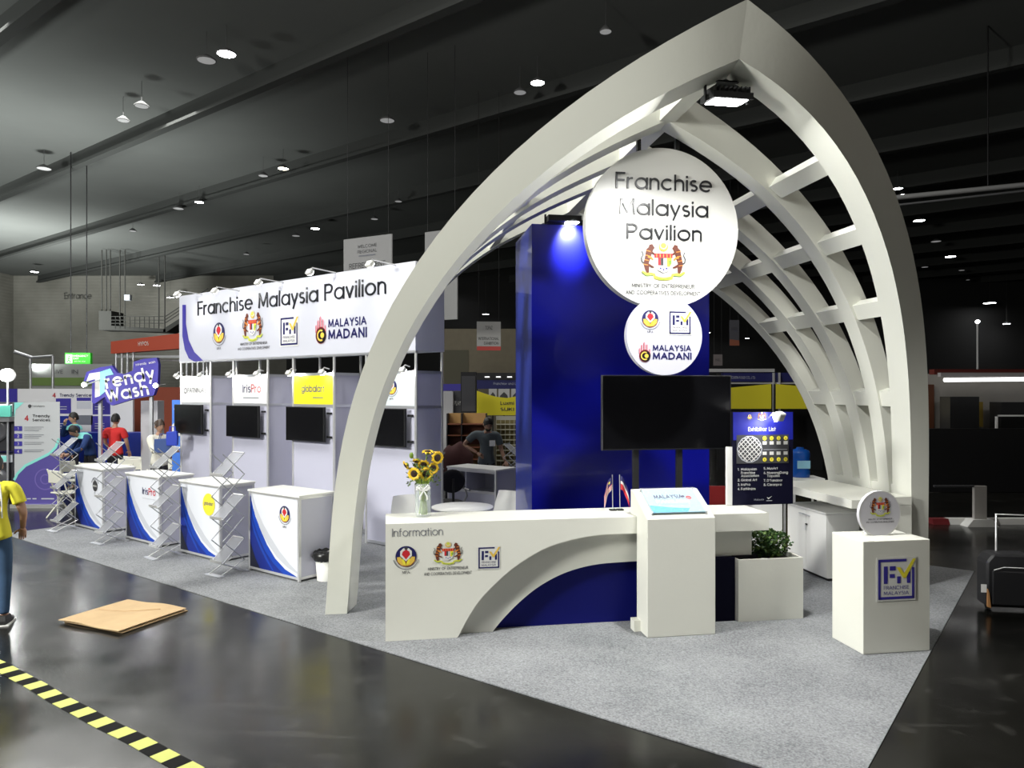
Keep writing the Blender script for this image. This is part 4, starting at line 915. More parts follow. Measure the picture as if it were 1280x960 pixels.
for k, (s_, lab) in enumerate(((-.80, 'nearest one, left of the counter with the round emblem'), (-2.30, 'second one, left of the counter with the yellow disc'), (-3.86, 'third one, left of the counter with red lettering'), (-5.42, 'farthest left, beside the round black badge'))):
    brochure_stand('brochure_stand', 'empty aluminium zigzag brochure stand, '+lab, ISL, (s_-.18, -2.36, 0), (4, -3, 3, 0)[k], 'zigzag brochure stands along the aisle')

# bin, stool near the arch foot
bx_, by_ = gnd(404, 727); t_ = thing('waste_bin', 'small white waste bin lined with a black bag behind left arch foot', 'bin', WLD, (bx_+.02, by_+.06, 0))
part('body', MB().lathe([(.105, Z0), (.125, .28), (.118, .28), (.10, .02)], 20), plasticw, t_)
b = MB(); q = []
n = 28
pr = [(.125, .24), (.145, .25), (.155, .29), (.15, .33), (.12, .35), (.10, .31), (.06, .27), (0, .26)]
b.lathe(pr, n); b.v = [(v[0]*(1+.06*math.sin(i*1.7)), v[1]*(1+.06*math.cos(i*2.3)), v[2]+.01*math.sin(i*2.1)) for i, v in enumerate(b.v)]
part('bin_bag', b, mat('bin_bag', (.01, .01, .01), .3), t_)

def chair_shell(name, label, fr, loc, rot, group=None, seat=.45):
    t_ = thing(name, label, 'chair', fr, loc, rot, group)      # moulded shell chair, faces -y
    b = MB(); nx, ny = 8, 12; V_ = []
    for j in range(ny+1):
        s = j/ny
        for i in range(nx+1):
            u_ = (i/nx-.5)*2
            if s < .5: y = -.20+s*2*.38; z = seat+.04*(s*2-.5)**2-.01+.03*u_*u_; wd = .22
            else:
                q_ = (s-.5)*2; y = .18+.09*q_+.03*math.sin(q_*PI/2)-.05*u_*u_*q_; z = seat+q_*.38+.02; wd = .22-.06*q_*q_
            V_.append((u_*wd, y, z))
    F_ = [(j*(nx+1)+i, j*(nx+1)+i+1, (j+1)*(nx+1)+i+1, (j+1)*(nx+1)+i) for j in range(ny) for i in range(nx)]
    b.add(V_, F_, None, True); b.add([(a, c_+.004, d_-.012) for a, c_, d_ in V_], [f[::-1] for f in F_], None, True)
    part('seat_shell', b, plasticw, t_)
    for sx in (-1, 1):
        for sy in (-1, 1): part('leg', MB().tube([(sx*.13, sy*.12, seat-.01), (sx*.21, sy*.20, Z0)], .012, 6), alu, t_)
    return t_
X_, Y_, _ = at(458, 640, 10.6); chair_shell('chair', 'white-seated chair with thin metal legs half hidden behind the left arch foot', WLD, (X_-.18, Y_-1.0, 0), -150, seat=.52)

# meeting table with its two chairs
X_, Y_, _ = at(578, 633, 9.33)
t_ = thing('meeting_table', 'round white meeting table behind the information counter', 'table', WLD, (X_, Y_, 0))
part('tabletop', MB().lathe([(.37, .725), (.39, .735), (.39, .75), (0, .75)], 40), white, t_); part('pole', MB().lathe([(.03, .03), (.03, .725)], 12), alu, t_); part('base', MB().lathe([(.25, Z0), (.25, .02), (.04, .04), (0, .04)], 28), alu, t_)
X2, Y2, _ = at(622, 625, 9.9); chair_shell('shell_chair', 'white shell chair right of the round meeting table', WLD, (X2, Y2-.05, 0), -60+25)
X2, Y2, _ = at(537, 625, 9.25); chair_shell('shell_chair', 'white shell chair left of the round meeting table behind the vase', WLD, (X2-.22, Y2+.18, 0), 40)
X2, Y2, _ = at(561, 610, 11.25)
t_ = thing('office_chair', 'black swivel office chair beside the open white counter', 'chair', WLD, (X2, Y2, 0), 200)
part('backrest', MB().ell((0, .20, .86), (.20, .05, .18), nu=16, nv=10), mat('black_mesh', (.008, .008, .01), .8), t_); part('seat', MB().ell((0, -.02, .50), (.25, .25, .06), nu=16, nv=8), black, t_)
part('column', MB().tube([(0, 0, .12), (0, 0, .46)], .03, 8), alu, t_); part('spine', MB().tube([(0, .12, .47), (0, .26, .55), (0, .26, .9)], .02, 6), black, t_)
for k in range(5):
    a = 2*PI*k/5; part('leg', MB().tube([(0, 0, .13), (.28*math.cos(a), .28*math.sin(a), .075)], .018, 6), black, t_); part('caster', MB().ell((.28*math.cos(a), .28*math.sin(a), .035+Z0*.0), (.03, .03, .03), nu=8, nv=6), black, t_)
for sx in (-1, 1): part('armrest', MB().tube([(sx*.24, -.02, .50), (sx*.29, 0, .60), (sx*.29, -.1, .70), (sx*.29, .14, .70)], .018, 6), mat('grey_plastic', (.35, .35, .35), .5), t_)

# open-shelf counter at the far side
ox, oy = ISL.loc(*at(620, 588, 11.27)[:2])
t_ = thing('open_counter', 'white counter with an open shelf slot in front of the man in grey', 'counter', ISL, (ox, oy, 0))
for (x, y) in ((-.985, .015), (-.015, .015), (-.015, .485), (-.985, .485)): part('post', MB().box(x-.015, y-.015, Z0, x+.015, y+.015, .98), alu2, t_)
part('worktop', MB().box(-1.01, -.01, .98, .01, .51, 1.005), white, t_)
part('front_panel', MB().box(-.97, .005, .05, -.03, .012, .62), panelw, t_); part('end_panel', MB().box(-.012, .03, .05, -.004, .47, .98), panelw, t_); part('end_panel', MB().box(-.996, .03, .05, -.988, .47, .98), panelw, t_)
part('back_panel', MB().box(-.97, .485, .05, -.03, .492, .98), panelw, t_); part('shelf', MB().box(-.97, .01, .62, -.03, .485, .64), alu, t_); part('rail', MB().box(-.97, 0, .62, -.03, .02, .66), alu2, t_); part('rail', MB().box(-.97, 0, .94, -.03, .02, .98), alu2, t_)
part('divider', MB().box(-.63, .01, .64, -.61, .485, .94), panelw, t_)

# ================================================================== people
def skin_geo(pts, edges, rad, sub=1, root=0):
    me = bpy.data.meshes.new('s'); me.from_pydata(pts, edges, []); ob = bpy.data.objects.new('s', me); C.objects.link(ob)
    sk = ob.modifiers.new('s', 'SKIN'); sk.use_smooth_shade = True; sk.branch_smoothing = .6
    sb = ob.modifiers.new('u', 'SUBSURF'); sb.levels = sub; sb.render_levels = sub
    for i, r_ in enumerate(rad):
        q_ = me.skin_vertices[0].data[i]; q_.radius = r_ if isinstance(r_, tuple) else (r_, r_); q_.use_root = (i == root)
    dg = bpy.context.evaluated_depsgraph_get(); ev = ob.evaluated_get(dg); m2 = bpy.data.meshes.new_from_object(ev)
    V_ = [tuple(v.co) for v in m2.vertices]; F_ = [tuple(p.vertices) for p in m2.polygons]
    bpy.data.objects.remove(ob); bpy.data.meshes.remove(me); bpy.data.meshes.remove(m2); return V_, F_
def head_geo(c, M3, s=1.0):
    V_ = []; F_ = []; nu, nv = 24, 18
    for i in range(nv+1):
        a = PI*i/nv
        for j in range(nu):
            t = 2*PI*j/nu; x = .073*math.sin(a)*math.cos(t); y = .092*math.sin(a)*math.sin(t); z = -.118*math.cos(a)
            if z < -.02: k_ = min(1, (-z-.02)/.1); x *= 1-.28*k_; y *= 1-.18*k_; y -= .012*k_
            fr_ = max(0, -math.sin(t))*math.sin(a)
            if fr_ > .6:
                y -= .022*math.exp(-((x/.014)**2+((z+.018)/.022)**2))          # nose
                y += .008*math.exp(-(((abs(x)-.03)/.014)**2+((z-.012)/.012)**2)) # eye sockets
                y -= .005*math.exp(-((x/.025)**2+((z+.062)/.008)**2))            # lips
            V_.append((x, y, z))
    for i in range(nv):
        for j in range(nu): F_.append((i*nu+j, i*nu+(j+1) % nu, (i+1)*nu+(j+1) % nu, (i+1)*nu+j))
    for sx in (-1, 1):
        b0 = len(V_); e = MB().ell((sx*.074, .008, -.012), (.012, .02, .032), nu=8, nv=6); V_ += e.v; F_ += [tuple(k+b0 for k in f) for f in e.f]
    return [tuple(Vector(c)+M3 @ (Vector(v)*s)) for v in V_], F_
def hand_geo(w_, d_, side, s=1.0, curl=.5):
    d = Vector(d_).normalized(); up = Vector((0, 0, 1)) if abs(d.z) < .8 else Vector((0, -1, 0)); r_ = d.cross(up).normalized(); n_ = r_.cross(d).normalized()
    b = MB(); w_ = Vector(w_); b.tube([w_, w_+d*.035*s, w_+d*.085*s], [.022*s, .036*s, .034*s], 8)
    for k, ln in enumerate((.068, .078, .072, .056)):
        o_ = w_+d*.08*s+r_*(k-1.5)*.018*s; p1 = o_+d*ln*.45*s-n_*.006*s; p2 = p1+(d*(1-curl)-n_*curl).normalized()*ln*.35*s; p3 = p2+(d*(1-2*curl)-n_*curl*1.4).normalized()*ln*.25*s
        b.tube([o_, p1, p2, p3], [.0095*s, .009*s, .008*s, .006*s], 6)
    o_ = w_+d*.025*s+r_*side*.03*s; b.tube([o_, o_+(d*.6+r_*side*.8)*.035*s, o_+(d*.9+r_*side*.7)*.06*s], [.012*s, .011*s, .008*s], 6)
    return b
def person(label, loc, rot, J, colors, scale=1.0, hair='short', head_rot=(0, 0, 0), fr=WLD, sleeves=True, extras=None):
    """J: joints (x right, -y forward) pel, wst, chs, nck, hed, sR.. ; returns root empty"""
    t_ = thing('person', label, 'person', fr, loc, rot); t_.scale = (scale,)*3
    order = ['pel', 'wst', 'chs', 'nck', 'jaw', 'sL', 'eL', 'wL', 'sR', 'eR', 'wR', 'hL', 'kL', 'aL', 'tL', 'hR', 'kR', 'aR', 'tR']
    P = [J[k] for k in order]; I = {k: i for i, k in enumerate(order)}
    E_ = [('pel', 'wst'), ('wst', 'chs'), ('chs', 'nck'), ('nck', 'jaw'), ('chs', 'sL'), ('sL', 'eL'), ('eL', 'wL'), ('chs', 'sR'), ('sR', 'eR'), ('eR', 'wR'), ('pel', 'hL'), ('hL', 'kL'), ('kL', 'aL'), ('aL', 'tL'), ('pel', 'hR'), ('hR', 'kR'), ('kR', 'aR'), ('aR', 'tR')]
    rad = dict(pel=(.135, .10), wst=(.12, .09), chs=(.14, .10), nck=(.055, .055), jaw=(.05, .05), hL=.085, hR=.085, kL=.055, kR=.055, aL=.037, aR=.037, tL=.03, tR=.03, sL=.058, sR=.058, eL=.04, eR=.04, wL=.026, wR=.026)
    V_, F_ = skin_geo(P, [(I[a], I[b_]) for a, b_ in E_], [rad[k] for k in order], 2, 2); VS, FS = list(V_), list(F_)
    body = MB().add(V_, F_, None, True)
    from mathutils import Euler
    M3 = Euler([R(a) for a in head_rot]).to_matrix(); hc = Vector(J['hed'])
    hv, hf = head_geo(hc, M3); body.add(hv, hf, None, True)
    for sd, w_, e_ in ((-1, 'wL', 'eL'), (1, 'wR', 'eR')):
        hb = hand_geo(J[w_], Vector(J[w_])-Vector(J[e_]), sd); body.add(hb.v, hb.f, None, True)
    part('body', body, skin, t_)
    # clothes: shells lifted off the body surface, cut where hems, cuffs and neckline are
    PV = [Vector(v) for v in VS]; NV = [Vector((0, 0, 0)) for _ in PV]
    for f in FS:
        n_ = (PV[f[1]]-PV[f[0]]).cross(PV[f[2]]-PV[f[0]])
        for k in f: NV[k] += n_
    for n_ in NV: n_.normalize()
    def near(c_):
        best = None
        for a, b_ in E_:
            A_, B_ = Vector(J[a]), Vector(J[b_]); d = B_-A_; t = max(0, min(1, (c_-A_).dot(d)/d.length_squared)); q_ = (c_-A_-d*t).length
            rr = rad[a]; rr = rr[0] if isinstance(rr, tuple) else rr; q_ -= rr*.5
            if best is None or q_ < best[0]: best = (q_, a, b_, t)
        return best[1:]
    zp = J['pel'][2]; lim = 1.0 if sleeves == 'long' else .62; fs_, ft_ = [], []
    for f in FS:
        c_ = sum((PV[k] for k in f), Vector())/len(f); a, b_, t = near(c_); sg_ = (a, b_)
        arm = (a in ('sL', 'sR') and t < lim) or (sleeves == 'long' and a in ('eL', 'eR') and t < .93)
        if sg_ in (('wst', 'chs'), ('chs', 'sL'), ('chs', 'sR')) or arm or (sg_ == ('chs', 'nck') and t < .80) or (sg_ == ('pel', 'wst')) or (a in ('pel',) and c_.z > zp-.07): fs_.append(f)
        if (a in ('pel', 'hL', 'hR') and c_.z < zp+.06) or (a in ('kL', 'kR') and t < .93): ft_.append(f)
    for nm, fl_, gr, m_ in (('shirt', fs_, .020, colors[0]), ('trousers', ft_, .011, colors[1])):
        used = sorted({k for f in fl_ for k in f}); mp2 = {k: i for i, k in enumerate(used)}; vv = [tuple(PV[k]+NV[k]*gr) for k in used]; vi = [tuple(PV[k]+NV[k]*.002) for k in used]; nn = len(used)
        ec = {}
        for f in fl_:
            for i in range(len(f)):
                e_ = (f[i], f[(i+1) % len(f)]); ec[tuple(sorted(e_))] = None if tuple(sorted(e_)) in ec else e_
        rim = [(mp2[e_[1]], mp2[e_[0]], mp2[e_[0]]+nn, mp2[e_[1]]+nn) for e_ in ec.values() if e_]
        part(nm, MB().add(vv+vi, [tuple(mp2[k] for k in f) for f in fl_]+rim, None, True), m_, t_)
    for a, b_ in (('aL', 'tL'), ('aR', 'tR')):
        A_, B_ = Vector(J[a]), Vector(J[b_]); d = (B_-A_); d.z = 0; d.normalize(); c_ = A_+d*.06
        n_ = Vector((-d.y, d.x, 0)); sb = MB()
        ol = [(-.075, -.035), (-.03, -.042), (.08, -.048), (.15, -.04), (.185, 0), (.15, .04), (.08, .048), (-.03, .042), (-.075, .035)]
        vv = [tuple(Vector((A_.x, A_.y, 0))+d*u_+n_*q_+Vector((0, 0, zz))) for zz in (.012, .05) for u_, q_ in ol]+[tuple(Vector((A_.x, A_.y, 0))+d*u_*.8+n_*q_*.75+Vector((0, 0, .10-(.05 if u_ > .1 else 0)))) for u_, q_ in ol]
        nn = len(ol); fs = [(i+nn*l_, (i+1) % nn+nn*l_, (i+1) % nn+nn*(l_+1), i+nn*(l_+1)) for l_ in (0, 1) for i in range(nn)]+[tuple(range(nn-1, -1, -1)), tuple(range(2*nn, 3*nn))]
        part('shoe', MB().add(vv, fs, None, False), colors[2], t_)
    # hair
    hb = MB(); nu, nv = 22, 12
    for i in range(nv+1):
        a = PI*i/nv*.62
        for j in range(nu):
            t = 2*PI*j/nu; front = max(0, -math.sin(t)); aa = a*(1-.38*front); r_ = 1.10+.03*math.sin(j*3.1+i)
            p_ = Vector((.075*r_*math.sin(aa)*math.cos(t), .095*r_*math.sin(aa)*math.sin(t)+.006, .122*r_*math.cos(aa)))
            hb.v.append(tuple(hc+M3 @ p_))
    for i in range(nv):
        for j in range(nu): hb.f.append((i*nu+j, i*nu+(j+1) % nu, (i+1)*nu+(j+1) % nu, (i+1)*nu+j)); hb.m.append(0); hb.sm.append(True)
    if hair == 'bun': e = MB().ell((0, .11, .03), (.05, .05, .05)); hb.add([tuple(hc+M3 @ Vector(v)) for v in e.v], e.f, None, True)
    if hair == 'beard': e = MB().ell((0, -.045, -.075), (.055, .045, .045)); hb.add([tuple(hc+M3 @ Vector(v)) for v in e.v], e.f, None, True)
    part('hair', hb, hairm if not extras or 'hair' not in extras else extras['hair'], t_)
    for sx in (-1, 1):
        part('eye', MB().ell(tuple(hc+M3 @ Vector((sx*.03, -.083, .012))), (.009, .005, .006), nu=8, nv=6), charcoal, t_)
    return t_
def stand_pose(**kw):
    J = dict(pel=(0, 0, .95), wst=(0, 0, 1.10), chs=(0, .01, 1.32), nck=(0, .01, 1.47), jaw=(0, -.005, 1.54), hed=(0, -.02, 1.62), sL=(-.18, .01, 1.40), eL=(-.23, .02, 1.12), wL=(-.23, -.06, .88), sR=(.18, .01, 1.40), eR=(.23, .02, 1.12), wR=(.23, -.06, .88),
             hL=(-.09, 0, .90), kL=(-.10, -.01, .49), aL=(-.10, .02, .09), tL=(-.11, -.12, .04), hR=(.09, 0, .90), kR=(.10, -.01, .49), aR=(.10, .02, .09), tR=(.11, -.12, .04)); J.update(kw); return J
greyt = mat('tee_grey', (.10, .12, .13), .9); dkt = mat('trouser_dark', (.02, .02, .025), .9); jeans = mat('denim', (.03, .07, .14), .9, var=.2, vscale=14); shoeb = mat('shoe_black', (.02, .02, .02), .5)
X_, Y_, _ = at(608, 533, 13.3)
p_ = person('man in grey t-shirt with name badge looking down with one elbow bent', (X_, Y_, 0), 8, stand_pose(chs=(.01, -.05, 1.33), nck=(.01, -.10, 1.46), jaw=(.01, -.14, 1.51), hed=(.01, -.17, 1.58), sL=(-.19, -.04, 1.41), eL=(-.40, .02, 1.22), wL=(-.17, -.16, 1.08), sR=(.19, -.06, 1.39), eR=(.26, -.03, 1.12), wR=(.32, -.12, .92)), (greyt, dkt, shoeb), 1.03, 'beard', (28, 0, 12))
part('name_badge', MB().box(.03, -.22, 1.20, .13, -.21, 1.30, M=Matrix.Rotation(R(0), 4, 'Z')), white, p_)
navyj = mat('jacket_navy', (.01, .04, .16), .8); tealj = mat('jacket_teal', (.20, .62, .58), .8)
X_, Y_, _ = at(93, 522, 16.5)
p_ = person('person in navy and teal jacket with one hand raised to the face', (X_, Y_, 0), -50, stand_pose(eL=(-.22, -.2, 1.22), wL=(-.06, -.18, 1.48)), (navyj, dkt, shoeb), 1.0, 'short', (5, 0, 10), sleeves='long')
part('yoke', MB().lathe([(.21, 1.36), (.18, 1.43), (.08, 1.48)], 16, M=Matrix.Diagonal((1, .8, 1, 1))), tealj, p_)
X_, Y_, _ = at(113, 536, 15.5)
p_ = person('person in navy and teal jacket bending forward between the other two', (X_, Y_, 0), -30, stand_pose(chs=(0, -.15, 1.22), nck=(0, -.26, 1.32), jaw=(0, -.31, 1.35), hed=(0, -.35, 1.42), sL=(-.18, -.16, 1.30), eL=(-.2, -.3, 1.05), wL=(-.1, -.5, .95), sR=(.18, -.16, 1.30), eR=(.22, -.3, 1.05), wR=(.1, -.5, .95)), (navyj, dkt, shoeb), .98, 'short', (30, 0, 0), sleeves='long')
part('yoke', MB().lathe([(.20, 1.26), (.17, 1.33), (.08, 1.38)], 16, M=Matrix.Translation((0, -.15, 0)) @ Matrix.Diagonal((1, .8, 1, 1))), tealj, p_)
X_, Y_, _ = at(144, 527, 15.5)
person('person in red t-shirt seen from behind in the left booth', (X_, Y_, 0), 176, stand_pose(eR=(.24, -.02, 1.14), eL=(-.24, -.02, 1.14), wL=(-.2, -.16, .95), wR=(.2, -.16, .95)), (mat('tee_red', (.55, .02, .02), .85), dkt, shoeb), 1.0, 'short')
X_, Y_, _ = at(199, 531, 13.6)
p_ = person('woman in white blouse with tied-back hair holding blue bags', (X_, Y_, 0), 55, stand_pose(eL=(-.2, -.18, 1.15), wL=(-.12, -.42, 1.18), eR=(.2, -.15, 1.15), wR=(.10, -.42, 1.17)), (mat('blouse_white', (.75, .73, .64), .85), dkt, shoeb), .97, 'bun', (12, 0, 0), sleeves='long', extras={'hair': mat('brown_hair', (.05, .03, .02), .5)})
bagm = mat('bag_blue', (.01, .04, .45), .5)
def tote(label, loc, w_, h_, m_, fr=WLD, rot=0):
    t_ = thing('tote_bag', label, 'bag', fr, loc, rot); b = MB(); b.prism_xz([(-w_/2, 0), (w_/2, 0), (w_/2*1.08, h_*.6), (w_/2*.9, h_), (-w_/2, h_*.95), (-w_/2*1.08, h_*.5)], -.05, .05); part('body', b, m_, t_, bevel=.01)
    for sy in (-1, 1): part('handle', MB().tube([(-w_*.25, sy*.04, h_*.95), (-w_*.2, sy*.03, h_*1.3), (w_*.2, sy*.03, h_*1.3), (w_*.25, sy*.04, h_*.95)], .008, 5), m_, t_)
X_, Y_, Z_ = at(215.5, 557, 13.15); tote('crumpled bright blue bag held up by the woman in white', (X_, Y_, Z_), .18, .26, bagm, rot=10)
X_, Y_, Z_ = at(205, 566, 13.2); tote('darker blue shopping bag hanging from the arm of the woman in white', (X_, Y_, Z_), .30, .26, mat('bag_navy', (.02, .06, .22), .5), rot=5)
# volunteer in yellow at the left edge of the picture
X_, Y_ = -4.90, 6.95
vest = mat('jersey_yellow', (.72, .66, .04), .8, var=.1, vscale=10)
p_ = person('person in yellow jersey, jeans and black sneakers seen from behind at left edge', (X_, Y_, 0), 200, stand_pose(eL=(-.27, .02, 1.13), wL=(-.22, -.16, .94), eR=(.25, .05, 1.12), wR=(.12, .14, .98)), (vest, jeans, shoeb), .93, 'short')
for sx in (-.11, .11): part('strap', MB().tube([(sx, .125, 1.10), (sx*1.0, .145, 1.30), (sx*.8, .115, 1.44)], .008, 5), white, p_)
for k in range(2): part('back_print', MB().box(-.10, .135+.005*k, 1.22-.1*k, .10, .150, 1.27-.1*k), charcoal, p_)
part('sole', MB().box(-.16, -.16, .0, -.05, .1, .014), white, p_); part('sole', MB().box(.05, -.16, .0, .16, .1, .014), white, p_)

# ================================================================== left-hand laundry booth
def board(nm, lab, cat, px0, py0, px1, py1, Z, m_, th=.05, group=None, floor=False, rot=0):
    """upright board of real size; returns (empty, halfwidth, height)"""
    a = at(px0, py1, Z); c_ = at(px1, py0, Z); t_ = thing(nm, lab, cat, WLD, ((a[0]+c_[0])/2, Z, a[2]), rot, group)
    w_ = (c_[0]-a[0])/2; h_ = c_[2]-a[2]; part('panel', MB().box(-w_, 0, (-a[2]+.002 if floor else 0), w_, th, h_), m_, t_); return t_, w_, h_
bw, w_, h_ = board('booth_backdrop', 'white and blue printed backdrop of the laundry booth', 'backdrop', -40, 486, 166, 556, 18.0, mat('backdrop_white', (.72, .72, .74), .5), .08, floor=True)
u = 2*w_/206.0
def P_(x0, y0, x1, y1, m_, lay=1):
    return [((x0-63)*u, (556-y1)*u), ((x1-63)*u, (556-y1)*u), ((x1-63)*u, (556-y0)*u), ((x0-63)*u, (556-y0)*u)], -.006*lay, m_
b = MB()
for a in ((-40, 486, 22, 600, indigo), (70, 498, 89, 517, indigo), (116, 498, 138, 518, indigo), (72, 520, 96, 541, royal), (114, 520, 138, 541, indigo), (-40, 541, 138, 600, royal), (96, 497, 114, 501, indigo), (96, 502, 114, 511, lgrey), (96, 519, 116, 531, greyl)): b.flat(*P_(*a))
b.text('4', (68-63)*u, (556-497)*u, None, 6*u, -.014, red, .02); b.text('Trendy Services', (96-63)*u, (556-496)*u, 42*u, 4.2*u, -.014, navy, .02)
for yy in (508, 511, 529, 532, 535):
    b.flat(*P_(119, yy, 131, yy+.8, lgrey, 3)); b.flat(*P_(74, yy, 84, yy+.8, lgrey, 3))
part('print', b, None, bw)
t_, w2, h2 = board('booth_counter', 'dark blue low counter in front of the printed backdrop', 'counter', 60, 541, 178, 561, 17.2, royal, .5, floor=True)
t_, w2, h2 = board('booth_pillar', 'pale grey tapered pillar panel right of the laundry backdrop', 'pillar', 176, 501, 197, 562, 16.0, mat('pillar_grey', (.55, .55, .58), .6), .3, floor=True)
t_, w2, h2 = board('red_partition', 'rusty red partition wall behind the pale pillar', 'partition', 164, 484, 262, 560, 19.0, mat('rust_red', (.20, .035, .012), .7), .1, floor=True)
t_, w2, h2 = board('blue_poster', 'white and blue standing poster at left end of the booth row', 'poster', 215, 500, 232, 545, 14.6, mat('poster_blue', (.05, .2, .75), .5), .04, floor=True)
part('print', MB().flat([(-w2, 0), (w2, 0), (w2, h2*.25), (-w2*.3, h2*.45), (-w2, h2*.3)], -.003, signwhite).disc(-w2*.2, h2*.75, w2*.5, -.003, signwhite), None, t_)
# hanging lettered sign
t_ = thing('shop_sign', 'indigo cut-out shop sign lettered Trendy Wash over the laundry booth', 'sign', WLD, at(153, 477, 15.0)); u = 15.0/FPX
G = lambda l: [((x-153)*u, (477-y)*u) for x, y in l]
ol = [(104.5, 476), (108, 465), (125, 459), (140, 457), (146, 466), (155, 468), (166, 463), (167, 452), (180, 448.5), (196, 447), (198, 455), (197, 480), (192, 494), (166, 499), (140, 507), (134, 503), (131, 496), (118, 505), (115, 503), (115, 478)]
part('board', MB().prism_xz(G(ol)[::-1], 0, .1), indigo, t_); b = MB(); a_ = R(11)
b.flat(G([(108, 477), (112, 467), (125, 465), (125, 495), (119, 497), (119, 474)])[::-1], -.008, signwhite); b.flat(G([(125, 465), (138, 460.5), (142, 468), (132, 470), (131, 490), (125, 495)])[::-1], -.008, teal)
b.text('rendy', (133-153)*u, (477-486)*u, 63*u, 17*u, -.010, signwhite, .03, 'L', ang=a_); b.text('Wash', (134-153)*u, (477-503.5)*u, 54*u, 17*u, -.010, signwhite, .03, 'L', ang=a_)
b.text('intrendy  wash', (170-153)*u, (477-457.5)*u, 25*u, 3*u, -.010, signwhite, .01, 'L', ang=R(9)); part('lettering', b, None, t_)
part('pole', MB().box(-.55, .1, -2.43, -.49, .16, 0).box(.5, .1, -2.43, .56, .16, 0), alu, t_)
for k, (px_, py_, lb) in enumerate(((104.5, 481, 'left'), (194, 482, 'right'))):
    X_, Y_, Z_ = at(px_, py_, 14.6); t_ = thing('clip_lamp', 'bright lamp at the %s edge of the indigo shop sign' % lb, 'lamp', WLD, (X_, Y_, Z_)); part('lamp_head', MB().ell((0, .05, 0), (.05, .05, .05)), plasticw, t_); part('bulb', MB().ell((0, 0, 0), (.045, .02, .045)), lampsoft, t_); part('arm', MB().tube([(0, .08, 0), (.12 if lb == 'left' else 0, .42, .12 if lb == 'left' else .03)], .012, 6), alu2, t_)
    light('POINT', 'clip_lamp_glow', (X_, Y_-.15, Z_), 9, (1, 1, 1), .06)
X_, Y_, Z_ = at(7, 469, 14.5); t_ = thing('work_light', 'very bright lamp glaring at left edge above the laundry booth', 'lamp', WLD, (X_, Y_, Z_)); part('lamp_head', MB().ell((0, .06, 0), (.16, .08, .14), nu=20, nv=12), plasticw, t_); part('lens', MB().ell((0, 0, 0), (.14, .04, .12), nu=20, nv=12), lampsoft, t_); part('pole', MB().tube([(0, .06, 0), (0, .06, -Z_+.01)], .02, 8), alu, t_); light('POINT', 'work_light_glow', (X_, Y_-.25, Z_), 60, (1, 1, .97), .12)
# roll-up banner
rz = 14.0; t_ = thing('roll_up_banner', 'tall roll-up banner lettered Trendy Services standing at far left', 'banner', WLD, (*at(46.5, 600, rz)[:2], 0)); u = rz/FPX
G = lambda l: [((x-46.5)*u, (634.5-y)*u) for x, y in l]
part('banner_sheet', MB().prism_xz(G([(18, 503), (74.5, 502), (75, 632), (18, 636)])[::-1], 0, .01), mat('banner_grey', (.50, .52, .54), .5), t_)
b = MB(); b.flat(G([(18, 603), (19, 597), (26, 588), (38, 580), (52, 574), (64, 568), (71, 560), (74, 550), (75, 632), (18, 636)])[::-1], -.005, mat('banner_purple', (.09, .07, .30), .5))
b.stroke(G([(18, 600), (22, 592), (32, 582), (48, 574), (62, 567), (70, 559), (74, 548)]), .05, -.008, teal); b.flat(G([(18, 503), (30, 503), (20, 512), (18, 522)])[::-1], -.006, teal)
b.text('Trendypro', (48-46.5)*u, (634.5-508.5)*u, 17*u, 2*u, -.01, charcoal, .01); b.disc((37.5-46.5)*u, (634.5-507.5)*u, 2.2*u, -.01, charcoal, 12)
b.text('4', (33.5-46.5)*u, (634.5-526)*u, None, 7*u, -.01, red, .02); b.text('Trendy', (52-46.5)*u, (634.5-521.5)*u, 22*u, 3.6*u, -.01, charcoal, .03); b.text('Services', (52-46.5)*u, (634.5-526.5)*u, 22*u, 3.4*u, -.01, charcoal, .03)
for k, yy in enumerate((535.5, 545, 554.5, 564)):
    b.flat(G([(18, yy-3), (28, yy-3), (28, yy+3), (18, yy+3)])[::-1], -.007, indigo); b.text(str(k+1), (23-46.5)*u, (634.5-yy-1.8)*u, None, 3.6*u, -.01, signwhite, .02)
    for q in range(3 if k < 2 else 2): b.flat(G([(30.5, yy-2+q*2.2), (55-q*3, yy-2+q*2.2), (55-q*3, yy-1.4+q*2.2), (30.5, yy-1.4+q*2.2)])[::-1], -.007, greyl)
b.ring((57-46.5)*u, (634.5-599)*u, 12*u, 13.5*u, -.009, mat('banner_violet', (.16, .12, .42), .5), 0, 360, 30); b.ring((57-46.5)*u, (634.5-599)*u, 5*u, 6.5*u, -.009, mat('banner_violet', (.16, .12, .42), .5), 0, 360, 20)
for x0, x1 in ((26, 32), (34, 39), (41, 46), (52, 68)): b.flat(G([(x0, 622.5), (x1, 622.5), (x1, 624), (x0, 624)])[::-1], -.01, lgrey)
part('print', b, None, t_); part('base', MB().box(-.47, -.08, 0, .47, .1, .07), alu2, t_); part('pole', MB().box(-.01, .012, .07, .01, .03, 2.0), alu, t_)
